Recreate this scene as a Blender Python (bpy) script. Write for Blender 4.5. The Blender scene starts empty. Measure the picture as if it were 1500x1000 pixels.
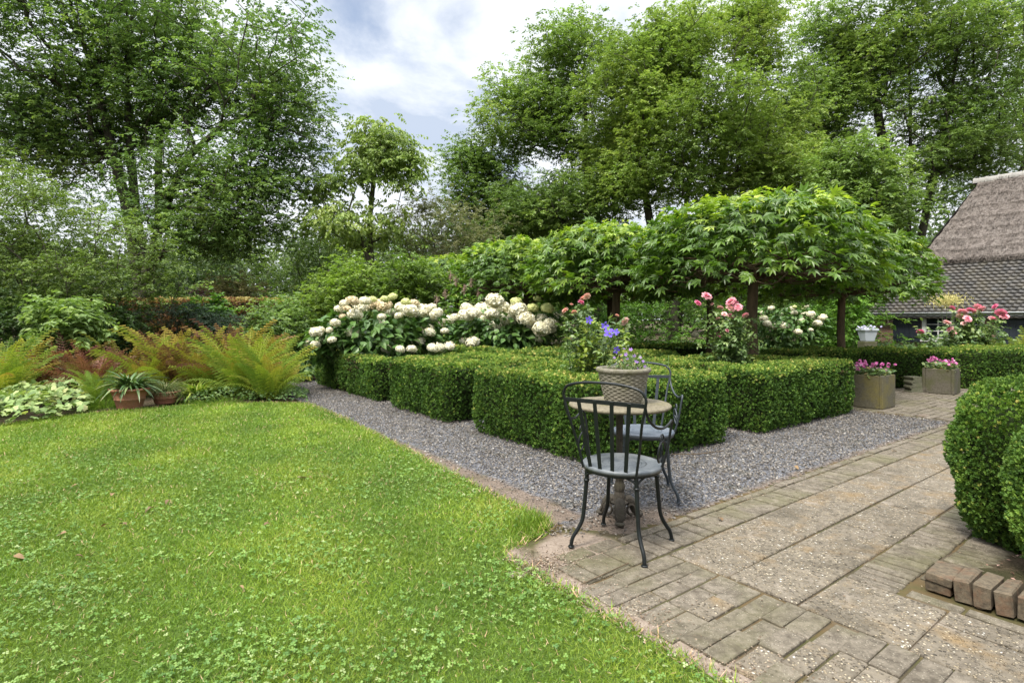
import bpy, math, random
import numpy as np
from mathutils import Vector, Matrix

random.seed(7)
RNG = np.random.default_rng(7)
S = bpy.context.scene
COL = S.collection
PI = math.pi

# ------------------------------------------------------------------ camera, sky, sun, exposure
H, F, YH, CX = 1.22, 810.0, 468.0, 750.0          # eye height, focal length in photo px, horizon row, centre column
cam = bpy.data.cameras.new('camera')
cam.sensor_width = 36.0
cam.lens = F / 1500.0 * 36.0
cam.shift_y = -(500.0 - YH) / 1500.0
cam.clip_start = 0.05
cam.clip_end = 2000.0
camo = bpy.data.objects.new('camera', cam)
camo.location = (0, 0, H)
camo.rotation_euler = (PI / 2, 0, 0)
COL.objects.link(camo)
S.camera = camo

SUN_EL, SUN_AZ = math.radians(56), math.radians(218)   # azimuth clockwise from +Y (behind the viewer, to the left)
sun = bpy.data.lights.new('sun', 'SUN')
sun.energy = 2.6
sun.angle = math.radians(14)
sun.color = (1.0, 0.95, 0.86)
suno = bpy.data.objects.new('sun', sun)
sd = Vector((math.sin(SUN_AZ) * math.cos(SUN_EL), math.cos(SUN_AZ) * math.cos(SUN_EL), math.sin(SUN_EL)))
suno.rotation_euler = sd.to_track_quat('Z', 'Y').to_euler()
suno.location = sd * 60
COL.objects.link(suno)

S.view_settings.view_transform = 'Standard'
S.view_settings.look = 'None'
S.view_settings.exposure = 1.25
S.view_settings.gamma = 1.0


class NT:
    """small helper for node trees"""
    def __init__(s, tree):
        s.t = tree
        s.t.nodes.clear()

    def n(s, kind, **kw):
        nd = s.t.nodes.new(kind)
        for k, v in kw.items():
            if k == 'ins':
                for kk, vv in v.items():
                    if isinstance(vv, bpy.types.NodeSocket):
                        s.t.links.new(vv, nd.inputs[kk])
                    else:
                        nd.inputs[kk].default_value = vv
            else:
                setattr(nd, k, v)
        return nd

    def l(s, a, b):
        s.t.links.new(a, b)

    def math(s, op, a, b=0.0, c=0.0, clamp=False):
        nd = s.t.nodes.new('ShaderNodeMath')
        nd.operation = op
        nd.use_clamp = clamp
        for i, v in enumerate((a, b, c)):
            if isinstance(v, bpy.types.NodeSocket):
                s.t.links.new(v, nd.inputs[i])
            else:
                nd.inputs[i].default_value = v
        return nd.outputs[0]

    def mix(s, f, a, b, mode='MIX'):
        nd = s.t.nodes.new('ShaderNodeMix')
        nd.data_type = 'RGBA'
        nd.blend_type = mode
        for i, v in ((0, f), (6, a), (7, b)):
            if isinstance(v, bpy.types.NodeSocket):
                s.t.links.new(v, nd.inputs[i])
            else:
                if i and len(v) == 3:
                    v = (*v, 1)
                nd.inputs[i].default_value = v
        return nd.outputs[2]

    def ramp(s, f, stops, interp='LINEAR'):
        nd = s.t.nodes.new('ShaderNodeValToRGB')
        cr = nd.color_ramp
        cr.interpolation = interp
        while len(cr.elements) < len(stops):
            cr.elements.new(0.5)
        for e, (p, c) in zip(cr.elements, stops):
            e.position = p
            e.color = (*c, 1) if len(c) == 3 else c
        if isinstance(f, bpy.types.NodeSocket):
            s.t.links.new(f, nd.inputs[0])
        return nd.outputs[0]

    def noise(s, vec, scale, detail=4, rough=0.55, dist=0.0):
        nd = s.t.nodes.new('ShaderNodeTexNoise')
        nd.inputs['Scale'].default_value = scale
        nd.inputs['Detail'].default_value = detail
        nd.inputs['Roughness'].default_value = rough
        nd.inputs['Distortion'].default_value = dist
        if vec is not None:
            s.t.links.new(vec, nd.inputs['Vector'])
        return nd.outputs[0]


def build_world():
    w = bpy.data.worlds.new('World')
    S.world = w
    w.use_nodes = True
    t = NT(w.node_tree)
    tc = t.n('ShaderNodeTexCoord')
    d = tc.outputs['Generated']
    sky = t.n('ShaderNodeTexSky')
    sky.sky_type = 'NISHITA'
    sky.sun_disc = False
    sky.sun_elevation = SUN_EL
    sky.sun_rotation = SUN_AZ
    sky.air_density = 1.0
    sky.dust_density = 1.0
    sky.ozone_density = 2.0
    blue = t.mix(1.0, sky.outputs[0], (0.08, 0.08, 0.08), 'MULTIPLY')
    sep = t.n('ShaderNodeSeparateXYZ', ins={0: d})
    zz = t.math('ADD', t.math('MAXIMUM', sep.outputs[2], 0.0), 0.22)
    px = t.math('DIVIDE', sep.outputs[0], zz)
    py = t.math('DIVIDE', sep.outputs[1], zz)
    flat = t.n('ShaderNodeCombineXYZ', ins={0: px, 1: py, 2: 0.0}).outputs[0]
    n1 = t.noise(flat, 1.35, 9, 0.58, 0.4)
    n2 = t.noise(flat, 2.6, 8, 0.6, 0.2)
    # an opening in the clouds high in front, a second one lower and fainter
    def blob(vec, lo, hi):
        v = Vector(vec).normalized()
        dp = t.n('ShaderNodeVectorMath', operation='DOT_PRODUCT')
        t.l(d, dp.inputs[0])
        dp.inputs[1].default_value = v
        m = t.n('ShaderNodeMapRange', interpolation_type='SMOOTHSTEP', ins={0: dp.outputs['Value'], 1: lo, 2: hi, 3: 0.0, 4: 1.0})
        return m.outputs[0]
    op1 = blob((-0.20, 1, 0.58), 0.975, 0.999)
    op2 = blob((-0.10, 1, 0.33), 0.985, 0.999)
    op3 = blob((-0.34, 1, 0.40), 0.980, 0.999)
    cov = t.math('SUBTRACT', n1, t.math('MULTIPLY', op1, 0.24))
    hole = t.n('ShaderNodeMapRange', interpolation_type='SMOOTHSTEP', ins={0: cov, 1: 0.17, 2: 0.36, 3: 0.25, 4: 1.0}).outputs[0]
    shade_in = t.math('ADD', t.math('SUBTRACT', n2, t.math('MULTIPLY', op2, 0.20)), t.math('MULTIPLY', op3, -0.10))
    cloud = t.ramp(shade_in, [(0.27, (0.45, 0.52, 0.64)), (0.42, (0.70, 0.74, 0.80)), (0.56, (0.80, 0.83, 0.87)), (0.75, (0.86, 0.87, 0.88))])
    # thin overcast, with its unseen part overhead brightened to lift the fill light
    up = t.n('ShaderNodeMapRange', interpolation_type='SMOOTHSTEP', ins={0: sep.outputs[2], 1: 0.50, 2: 0.95, 3: 0.60, 4: 2.4}).outputs[0]
    cl = t.n('ShaderNodeVectorMath', operation='SCALE')
    t.l(cloud, cl.inputs[0])
    t.l(up, cl.inputs[3])
    mixed = t.mix(hole, blue, cl.outputs[0])
    bg = t.n('ShaderNodeBackground')
    t.l(mixed, bg.inputs[0])
    bg.inputs[1].default_value = 1.0
    out = t.n('ShaderNodeOutputWorld')
    t.l(bg.outputs[0], out.inputs[0])


build_world()
try:
    S.cycles.max_bounces = 7
    S.cycles.diffuse_bounces = 4
    S.cycles.glossy_bounces = 2
    S.cycles.transmission_bounces = 4
    S.cycles.transparent_max_bounces = 4
    S.cycles.caustics_reflective = False
    S.cycles.caustics_refractive = False
    S.cycles.sample_clamp_indirect = 4.0
except Exception:
    pass


# ------------------------------------------------------------------ places
def ground(px, py):
    """ground point seen at a pixel of the photograph"""
    y = H * F / (py - YH)
    return np.array([(px - CX) / F * y, y, 0.0])


def at(px, py, y):
    return np.array([(px - CX) / F * y, y, H - (py - YH) / F * y])


U = np.array([0.8, 0.6, 0.0])      # garden axes: along the paved path
V = np.array([-0.6, 0.8, 0.0])     # along the lawn edge
O = np.array([0.75, 4.45, 0.0])    # near corner of the clipped hedges


def gp(a, b, z=0.0):
    return O + a * U + b * V + np.array([0, 0, z])


def ab(P):
    r = P[..., :2] - O[:2]
    return r @ U[:2], r @ V[:2]


# ------------------------------------------------------------------ materials
def new_mat(name):
    m = bpy.data.materials.new(name)
    m.use_nodes = True
    t = NT(m.node_tree)
    out = t.n('ShaderNodeOutputMaterial')
    return m, t, out


def principled(t, out, col, rough=0.6, metal=0.0, bump=None, bump_d=0.01, bump_s=0.6, spec=0.5):
    p = t.n('ShaderNodeBsdfPrincipled')
    for k, v in (('Base Color', col), ('Roughness', rough), ('Metallic', metal)):
        if isinstance(v, bpy.types.NodeSocket):
            t.l(v, p.inputs[k])
        else:
            p.inputs[k].default_value = (*v, 1) if isinstance(v, tuple) and len(v) == 3 else v
    p.inputs['Specular IOR Level'].default_value = spec
    if bump is not None:
        b = t.n('ShaderNodeBump')
        b.inputs['Strength'].default_value = bump_s
        b.inputs['Distance'].default_value = bump_d
        t.l(bump, b.inputs['Height'])
        t.l(b.outputs[0], p.inputs['Normal'])
    t.l(p.outputs[0], out.inputs[0])
    return p


def leaf_mat(name, stops, rough=0.5, transl=0.3, vary=0.25, spec=0.4, nscale=0.9, gain=(1.42, 1.16, 1.36), through=(1.12, 1.2, 0.6)):
    stops = [(q, tuple(min(.85, x * g) for x, g in zip(c_, gain))) for q, c_ in stops]
    m, t, out = new_mat(name)
    at_ = t.n('ShaderNodeAttribute', attribute_name='rnd')
    c = t.ramp(at_.outputs['Fac'], stops)
    geo = t.n('ShaderNodeNewGeometry')
    nz = t.noise(geo.outputs['Position'], nscale, 3)
    k = t.n('ShaderNodeMapRange', ins={0: nz, 1: 0.3, 2: 0.7, 3: 1.0 - vary, 4: 1.0 + vary}).outputs[0]
    sc = t.n('ShaderNodeVectorMath', operation='SCALE')
    t.l(c, sc.inputs[0])
    t.l(k, sc.inputs[3])
    p = t.n('ShaderNodeBsdfPrincipled')
    t.l(sc.outputs[0], p.inputs['Base Color'])
    p.inputs['Roughness'].default_value = rough
    p.inputs['Specular IOR Level'].default_value = spec
    tr = t.n('ShaderNodeBsdfTranslucent')
    tint = t.mix(1.0, sc.outputs[0], through, 'MULTIPLY')
    t.l(tint, tr.inputs[0])
    mx = t.n('ShaderNodeMixShader', ins={0: transl})
    t.l(p.outputs[0], mx.inputs[1])
    t.l(tr.outputs[0], mx.inputs[2])
    t.l(mx.outputs[0], out.inputs[0])
    return m


def plain_mat(name, col, rough=0.6, metal=0.0, var=0.15, scale=8.0, bump=0.0, spec=0.5):
    m, t, out = new_mat(name)
    tc = t.n('ShaderNodeTexCoord')
    nz = t.noise(tc.outputs['Object'], scale, 6)
    c = t.mix(nz, tuple(x * (1 - var) for x in col), tuple(x * (1 + var) for x in col))
    principled(t, out, c, rough, metal, nz if bump else None, bump, 0.7, spec)
    return m


def bark_mat(name, c1, c2, scale=6.0):
    m, t, out = new_mat(name)
    geo = t.n('ShaderNodeNewGeometry')
    mp = t.n('ShaderNodeMapping', ins={0: geo.outputs['Position'], 3: (1, 1, 0.22)})
    n = t.noise(mp.outputs[0], scale, 6, 0.65)
    n2 = t.noise(geo.outputs['Position'], 1.3, 3)
    c = t.ramp(n, [(0.3, c1), (0.7, c2)])
    c = t.mix(t.math('MULTIPLY', n2, 0.35), c, (0.06, 0.075, 0.03))
    principled(t, out, c, 0.9, 0, n, 0.03, 0.9, 0.2)
    return m


# ------------------------------------------------------------------ mesh building
class MB:
    """collects pieces; build() links them as one mesh object"""
    def __init__(s):
        s.c = []

    def add(s, V_, F_, rnd=0.5, mat=0, smooth=False):
        V_ = np.asarray(V_, dtype=np.float64).reshape(-1, 3)
        F_ = np.asarray(F_, dtype=np.int64)
        if len(V_) == 0:
            return
        r = np.full(len(V_), rnd) if np.isscalar(rnd) else np.asarray(rnd)
        s.c.append((V_, F_, r, mat, smooth))

    def mesh(s, name, mats, origin=(0, 0, 0)):
        origin = np.asarray(origin, dtype=np.float64)
        V_ = np.concatenate([c[0] for c in s.c]) - origin
        R_ = np.concatenate([c[2] for c in s.c])
        loops, tot, mi, sm = [], [], [], []
        off = 0
        for v, f, r, m, k in s.c:
            loops.append((f + off).ravel())
            tot.append(np.full(len(f), f.shape[1]))
            mi.append(np.full(len(f), m))
            sm.append(np.full(len(f), k))
            off += len(v)
        loops, tot, mi, sm = (np.concatenate(x) for x in (loops, tot, mi, sm))
        me = bpy.data.meshes.new(name)
        me.vertices.add(len(V_))
        me.vertices.foreach_set('co', V_.astype(np.float32).ravel())
        me.loops.add(len(loops))
        me.loops.foreach_set('vertex_index', loops.astype(np.int32))
        me.polygons.add(len(tot))
        st = np.concatenate([[0], np.cumsum(tot)[:-1]])
        me.polygons.foreach_set('loop_start', st.astype(np.int32))
        me.polygons.foreach_set('material_index', mi.astype(np.int32))
        me.polygons.foreach_set('use_smooth', sm.astype(bool))
        a = me.attributes.new('rnd', 'FLOAT', 'POINT')
        a.data.foreach_set('value', R_.astype(np.float32))
        for m in (mats if isinstance(mats, (list, tuple)) else [mats]):
            me.materials.append(m)
        me.update(calc_edges=True)
        return me

    def build(s, name, mats, parent=None, origin=(0, 0, 0)):
        o = bpy.data.objects.new(name, s.mesh(name, mats, origin))
        COL.objects.link(o)
        if parent is not None:
            o.parent = parent
        else:
            o.location = origin
        return o


def tag(o, label=None, cat=None, group=None, kind=None):
    if label: o['label'] = label
    if cat: o['category'] = cat
    if group: o['group'] = group
    if kind: o['kind'] = kind
    return o


def empty(name, loc, label, cat, group=None, rz=0.0):
    o = bpy.data.objects.new(name, None)
    o.empty_display_size = 0.1
    o.location = loc
    o.rotation_euler = (0, 0, rz)
    COL.objects.link(o)
    return tag(o, label, cat, group)


def copy_tree(o, parent=None):
    c = o.copy()
    COL.objects.link(c)
    if parent is not None:
        c.parent = parent
    for ch in list(o.children):
        copy_tree(ch, c)
    return c


def unit(v):
    v = np.asarray(v, dtype=np.float64)
    return v / np.maximum(np.linalg.norm(v, axis=-1, keepdims=True), 1e-9)


def rand_dirs(n):
    return unit(RNG.normal(size=(n, 3)))


def inst(tmpl, P, X, N, size, wid=None):
    """copies of a template (verts, faces) at P with x along X and z near N"""
    tv, tf = tmpl
    X = unit(X)
    N = unit(N - (N * X).sum(1, keepdims=True) * X)
    Y = np.cross(N, X)
    n, k = len(P), len(tv)
    size = np.broadcast_to(np.asarray(size, dtype=float), (n,))
    wid = size if wid is None else np.broadcast_to(np.asarray(wid, dtype=float), (n,))
    Vv = (P[:, None, :] + (tv[None, :, 0:1] * size[:, None, None]) * X[:, None, :]
          + (tv[None, :, 1:2] * wid[:, None, None]) * Y[:, None, :] + (tv[None, :, 2:3] * size[:, None, None]) * N[:, None, :])
    Ff = (np.arange(n)[:, None, None] * k + tf[None]).reshape(-1, tf.shape[1])
    return Vv.reshape(-1, 3), Ff, k


def add_inst(mb, tmpl, P, X, N, size, rnd, mat=0, wid=None):
    v, f, k = inst(tmpl, P, X, N, size, wid)
    mb.add(v, f, np.repeat(np.broadcast_to(np.clip(rnd, 0, 1), (len(P),)), k), mat)


def T(v, f):
    return np.array(v, dtype=float), np.array(f, dtype=int)


LEAF = T([(0, 0, 0), (0.45, -0.26, 0.05), (1, 0, -0.08), (0.45, 0.26, 0.05)], [(0, 1, 2), (0, 2, 3)])
LEAF6 = T([(0, 0, 0), (0.28, -0.30, 0.06), (0.66, -0.24, 0.04), (1, 0, -0.14), (0.66, 0.24, 0.04), (0.28, 0.30, 0.06), (0.5, 0, -0.02)],
          [(0, 1, 6), (1, 2, 6), (2, 3, 6), (3, 4, 6), (4, 5, 6), (5, 0, 6)])
NARROW = T([(0, 0, 0), (0.4, -0.12, 0.03), (1, 0, -0.16), (0.4, 0.12, 0.03)], [(0, 1, 2), (0, 2, 3)])


def palm_leaf():
    """five-pointed lobed leaf"""
    tips = [(0.30, -0.52), (0.78, -0.42), (1.0, 0.0), (0.78, 0.42), (0.30, 0.52)]
    notch = [(0.36, -0.24), (0.46, -0.12), (0.46, 0.12), (0.36, 0.24)]
    v = [(0, 0, 0), (0.24, 0, 0.0)]
    ring = []
    for i, tp in enumerate(tips):
        d = math.hypot(tp[0] - 0.24, tp[1])
        # two shoulder points and a tip per lobe
        ang = math.atan2(tp[1], tp[0] - 0.24)
        for s, w in ((-1, 0.30), (0, 1.0), (1, 0.30)):
            if s == 0:
                q = (tp[0], tp[1], -0.22 * d)
            else:
                a2 = ang + s * 0.30
                q = (0.24 + math.cos(a2) * d * 0.52, math.sin(a2) * d * 0.52, -0.02)
            ring.append(q)
        if i < 4:
            ring.append((*notch[i], 0.03))
    v += ring
    n = len(ring)
    f = [(1, 2 + i, 3 + i) for i in range(n - 1)] + [(0, 2, 1), (0, 1, 2 + n - 1)]
    return T(v, f)


PALM = palm_leaf()


def round_lobed():
    v, ring = [(0, 0, 0), (.42, 0, .04)], []
    for i in range(11):
        a = -2.5 + 5.0 * i / 10
        r = .58 if i % 2 else .44
        if i in (0, 10): r = .36
        ring.append((.42 + math.cos(a) * r, math.sin(a) * r, -.05 if i % 2 else .02))
    n = len(ring)
    f = [(1, 2 + i, 3 + i) for i in range(n - 1)] + [(0, 2, 1), (0, 1, 2 + n - 1)]
    return T(v + ring, f)


ROUNDLOBE = round_lobed()


def sprig(nl=5, spread=0.75, w=0.30, seed=1):
    r = random.Random(seed)
    v, f = [], []
    for i in range(nl):
        ph = i * 2.4 + r.random() * 0.7
        tt = 0.1 + 0.55 * i / nl
        el = spread * (1.0 - 0.6 * i / nl) + r.uniform(-.2, .2)
        dx = np.array([math.cos(el), math.sin(el) * math.cos(ph), math.sin(el) * math.sin(ph)])
        sd_ = unit(np.cross(dx, np.array([r.uniform(-.5, .5), math.sin(ph), -math.cos(ph)]) * 1.0 + 1e-3))
        nn = np.cross(sd_, dx)
        b = np.array([tt, 0, 0]) * 0.6
        L = 0.5
        k = len(v)
        v += [b, b + dx * L * .5 + sd_ * w * L + nn * .03, b + dx * L, b + dx * L * .5 - sd_ * w * L + nn * .03]
        f += [(k, k + 1, k + 2), (k, k + 2, k + 3)]
    return T(v, f)


SPRIG = [sprig(5, 0.85, 0.34, s) for s in (1, 2, 3)]


def tube(pts, rad, sides=6, cap=True):
    pts = np.asarray(pts, dtype=float)
    n = len(pts)
    rad = np.broadcast_to(np.asarray(rad, dtype=float), (n,))
    tan = np.zeros_like(pts)
    tan[1:-1] = pts[2:] - pts[:-2]
    tan[0] = pts[1] - pts[0]
    tan[-1] = pts[-1] - pts[-2]
    tan = unit(tan)
    ref = np.array([0, 0, 1.0]) if abs(tan[0][2]) < 0.9 else np.array([1.0, 0, 0])
    a = unit(np.cross(tan[0], ref))
    vs = []
    ang = np.arange(sides) * 2 * PI / sides
    for i in range(n):
        a = unit(a - (a @ tan[i]) * tan[i])
        b = np.cross(tan[i], a)
        vs.append(pts[i] + rad[i] * (np.cos(ang)[:, None] * a + np.sin(ang)[:, None] * b))
    vs = np.concatenate(vs)
    f = []
    for i in range(n - 1):
        for j in range(sides):
            j2 = (j + 1) % sides
            f.append((i * sides + j, i * sides + j2, (i + 1) * sides + j2, (i + 1) * sides + j))
    if cap:
        c0, c1 = len(vs), len(vs) + 1
        vs = np.concatenate([vs, pts[:1], pts[-1:]])
        for j in range(sides):
            j2 = (j + 1) % sides
            f.append((c0, j2, j, j))
            f.append((c1, (n - 1) * sides + j, (n - 1) * sides + j2, (n - 1) * sides + j2))
    f = np.array(f)
    return vs, f


def add_tube(mb, pts, rad, sides=6, mat=0, rnd=0.5):
    vs, f = tube(pts, rad, sides, True)
    q = f[:, 2] != f[:, 3]
    n0 = len(vs)
    mb.add(vs, f[q], rnd, mat, True)
    if (~q).any():
        mb.add(vs, f[~q][:, :3], rnd, mat, False)


def smooth_path(ctrl, n=8):
    """Catmull-Rom through control points"""
    c = np.asarray(ctrl, dtype=float)
    c = np.concatenate([2 * c[:1] - c[1:2], c, 2 * c[-1:] - c[-2:-1]])
    out = []
    for i in range(1, len(c) - 2):
        for t in np.linspace(0, 1, n, endpoint=False):
            p0, p1, p2, p3 = c[i - 1:i + 3]
            out.append(0.5 * ((2 * p1) + (p2 - p0) * t + (2 * p0 - 5 * p1 + 4 * p2 - p3) * t * t + (-p0 + 3 * p1 - 3 * p2 + p3) * t ** 3))
    out.append(c[-2])
    return np.array(out)


def lathe(prof, seg=32, bump=None):
    """surface of revolution from (r, z) points"""
    prof = np.asarray(prof, dtype=float)
    a = np.arange(seg) * 2 * PI / seg
    vs = []
    for r, z in prof:
        vs.append(np.stack([r * np.cos(a), r * np.sin(a), np.full(seg, z)], 1))
    vs = np.concatenate(vs)
    f = []
    for i in range(len(prof) - 1):
        for j in range(seg):
            j2 = (j + 1) % seg
            f.append((i * seg + j, i * seg + j2, (i + 1) * seg + j2, (i + 1) * seg + j))
    return vs, np.array(f)


def box(c, ax, ay, az, hx, hy, hz):
    """box from centre, three unit axes and half sizes"""
    c = np.asarray(c, dtype=float)
    vs = []
    for sz in (-1, 1):
        for sx, sy in ((-1, -1), (1, -1), (1, 1), (-1, 1)):
            vs.append(c + sx * hx * np.asarray(ax) + sy * hy * np.asarray(ay) + sz * hz * np.asarray(az))
    f = [(3, 2, 1, 0), (4, 5, 6, 7), (0, 1, 5, 4), (1, 2, 6, 5), (2, 3, 7, 6), (3, 0, 4, 7)]
    return np.array(vs), np.array(f)


def bbox_(c, ax, ay, az, hx, hy, hz, bev=0.01):
    """box with chamfered upper and side edges: three stacked loops"""
    c = np.asarray(c, dtype=float)
    ax, ay, az = map(np.asarray, (ax, ay, az))
    b = min(bev, hx * .4, hy * .4, hz * .4)
    def ring(ix, iy, z, cb):
        pts = []
        for sx, sy in ((-1, -1), (1, -1), (1, 1), (-1, 1)):
            k = ((sx * (ix - cb), sy * iy), (sx * ix, sy * (iy - cb)))
            if sx * sy > 0:
                k = (k[1], k[0])
            pts += [c + p * ax + q * ay + z * az for p, q in (k if (sx, sy) in ((-1, -1), (1, 1)) else k)]
        # order by angle
        rel = [(math.atan2((p - c) @ ay / iy, (p - c) @ ax / ix), i) for i, p in enumerate(pts)]
        rel.sort()
        return [pts[i] for _, i in rel]
    L = [ring(hx - b, hy - b, -hz, b * .5), ring(hx, hy, -hz + b, b * .7), ring(hx, hy, hz - b, b * .7), ring(hx - b, hy - b, hz, b * .5)]
    vs = np.array([p for r in L for p in r])
    f = []
    for i in range(3):
        for j in range(8):
            j2 = (j + 1) % 8
            f.append((i * 8 + j, i * 8 + j2, (i + 1) * 8 + j2, (i + 1) * 8 + j))
    return vs, np.array(f), np.array([[24 + j for j in range(8)]]), np.array([[7 - j for j in range(8)]])


def add_bbox(mb, c, ax, ay, az, hx, hy, hz, bev=0.01, rnd=0.5, mat=0):
    vs, f, top, bot = bbox_(c, ax, ay, az, hx, hy, hz, bev)
    n = len(vs)
    mb.add(vs, f, rnd, mat)
    mb.add(vs[24:], top - 24, rnd, mat)
    mb.add(vs[:8], bot, rnd, mat)


_perm = RNG.random((64, 64, 64))


def vnoise(P, scale):
    """value noise in 0..1, tileable lattice"""
    q = np.asarray(P) * scale
    i = np.floor(q).astype(int)
    f = q - i
    f = f * f * (3 - 2 * f)
    r = 0
    for dx in (0, 1):
        for dy in (0, 1):
            for dz in (0, 1):
                w = (f[..., 0] if dx else 1 - f[..., 0]) * (f[..., 1] if dy else 1 - f[..., 1]) * (f[..., 2] if dz else 1 - f[..., 2])
                r = r + w * _perm[(i[..., 0] + dx) % 64, (i[..., 1] + dy) % 64, (i[..., 2] + dz) % 64]
    return r


def in_poly(P, poly):
    x, y = P[:, 0], P[:, 1]
    poly = np.asarray(poly)[:, :2]
    r = np.zeros(len(P), bool)
    j = len(poly) - 1
    for i in range(len(poly)):
        xi, yi = poly[i]
        xj, yj = poly[j]
        c = ((yi > y) != (yj > y)) & (x < (xj - xi) * (y - yi) / (yj - yi + 1e-12) + xi)
        r ^= c
        j = i
    return r


def in_view(P, m=0.12):
    return (P[:, 1] > 1.5) & (np.abs(P[:, 0]) < (CX / F + m) * P[:, 1] + 0.3)


def dist_poly(P, poly):
    """distance of points to a closed polyline"""
    poly = np.asarray(poly)[:, :2]
    d = np.full(len(P), 1e9)
    for i in range(len(poly)):
        a, b = poly[i], poly[(i + 1) % len(poly)]
        e = b - a
        t = np.clip(((P[:, :2] - a) @ e) / max(e @ e, 1e-9), 0, 1)
        d = np.minimum(d, np.linalg.norm(P[:, :2] - (a + t[:, None] * e), axis=1))
    return d

# ------------------------------------------------------------------ the setting: ground, lawn, gravel, path
def soil_mat():
    m, t, out = new_mat('soil')
    g = t.n('ShaderNodeNewGeometry').outputs['Position']
    n1 = t.noise(g, 1.6, 5)
    n2 = t.noise(g, 60, 4, 0.7)
    c = t.ramp(n2, [(0.3, (0.035, 0.026, 0.017)), (0.55, (0.085, 0.062, 0.042)), (0.75, (0.17, 0.13, 0.095))])
    c = t.mix(t.ramp(n1, [(0.45, (0, 0, 0)), (0.62, (1, 1, 1))]), c, (0.042, 0.040, 0.018))
    principled(t, out, c, 0.95, 0, n2, 0.02, 1.0, 0.1)
    return m


def gravel_bed_mat():
    m, t, out = new_mat('gravel_bed')
    g = t.n('ShaderNodeNewGeometry').outputs['Position']
    vo = t.n('ShaderNodeTexVoronoi', ins={'Vector': g, 'Scale': 75.0})
    n1 = t.noise(g, 2.2, 4)
    c = t.ramp(t.n('ShaderNodeSeparateColor', ins={0: vo.outputs['Color']}).outputs[0], [(0.0, (0.0432, 0.04464, 0.0504)), (0.5, (0.0936, 0.0936, 0.1008)), (1.0, (0.1872, 0.1872, 0.1944))])
    c2 = t.ramp(t.noise(g, 45, 5, 0.7), [(0.3, (0.072, 0.054, 0.0396)), (0.7, (0.1944, 0.1512, 0.1188))])
    at_ = t.n('ShaderNodeAttribute', attribute_name='rnd').outputs['Fac']
    f = t.math('ADD', at_, t.math('MULTIPLY', t.math('SUBTRACT', n1, 0.5), 0.9), clamp=True)
    c = t.mix(t.ramp(f, [(0.35, (0, 0, 0)), (0.6, (1, 1, 1))]), c, c2)
    moss = t.ramp(t.noise(g, 3.1, 5), [(0.56, (0, 0, 0)), (0.7, (1, 1, 1))])
    c = t.mix(t.math('MULTIPLY', moss, 0.55), c, (0.054, 0.0504, 0.01584))
    principled(t, out, c, 0.9, 0, vo.outputs['Distance'], 0.012, 0.9, 0.2)
    return m


def joint_mat():
    m, t, out = new_mat('path_joints')
    g = t.n('ShaderNodeNewGeometry').outputs['Position']
    n1 = t.noise(g, 2.0, 5)
    n2 = t.noise(g, 55, 5, 0.7)
    at_ = t.n('ShaderNodeAttribute', attribute_name='rnd').outputs['Fac']
    c = t.ramp(n1, [(0.36, (0.062, 0.050, 0.032)), (0.46, (0.060, 0.058, 0.024)), (0.54, (0.088, 0.062, 0.030)), (0.64, (0.075, 0.061, 0.042))])
    sand = t.ramp(n2, [(0.3, (0.144, 0.1116, 0.0864)), (0.7, (0.2592, 0.2088, 0.1656))])
    f = t.math('ADD', at_, t.math('MULTIPLY', t.math('SUBTRACT', n1, 0.5), 0.7), clamp=True)
    c = t.mix(t.ramp(f, [(0.4, (0, 0, 0)), (0.6, (1, 1, 1))]), c, sand)
    principled(t, out, c, 0.95, 0, n2, 0.008, 0.8, 0.1)
    return m


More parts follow.
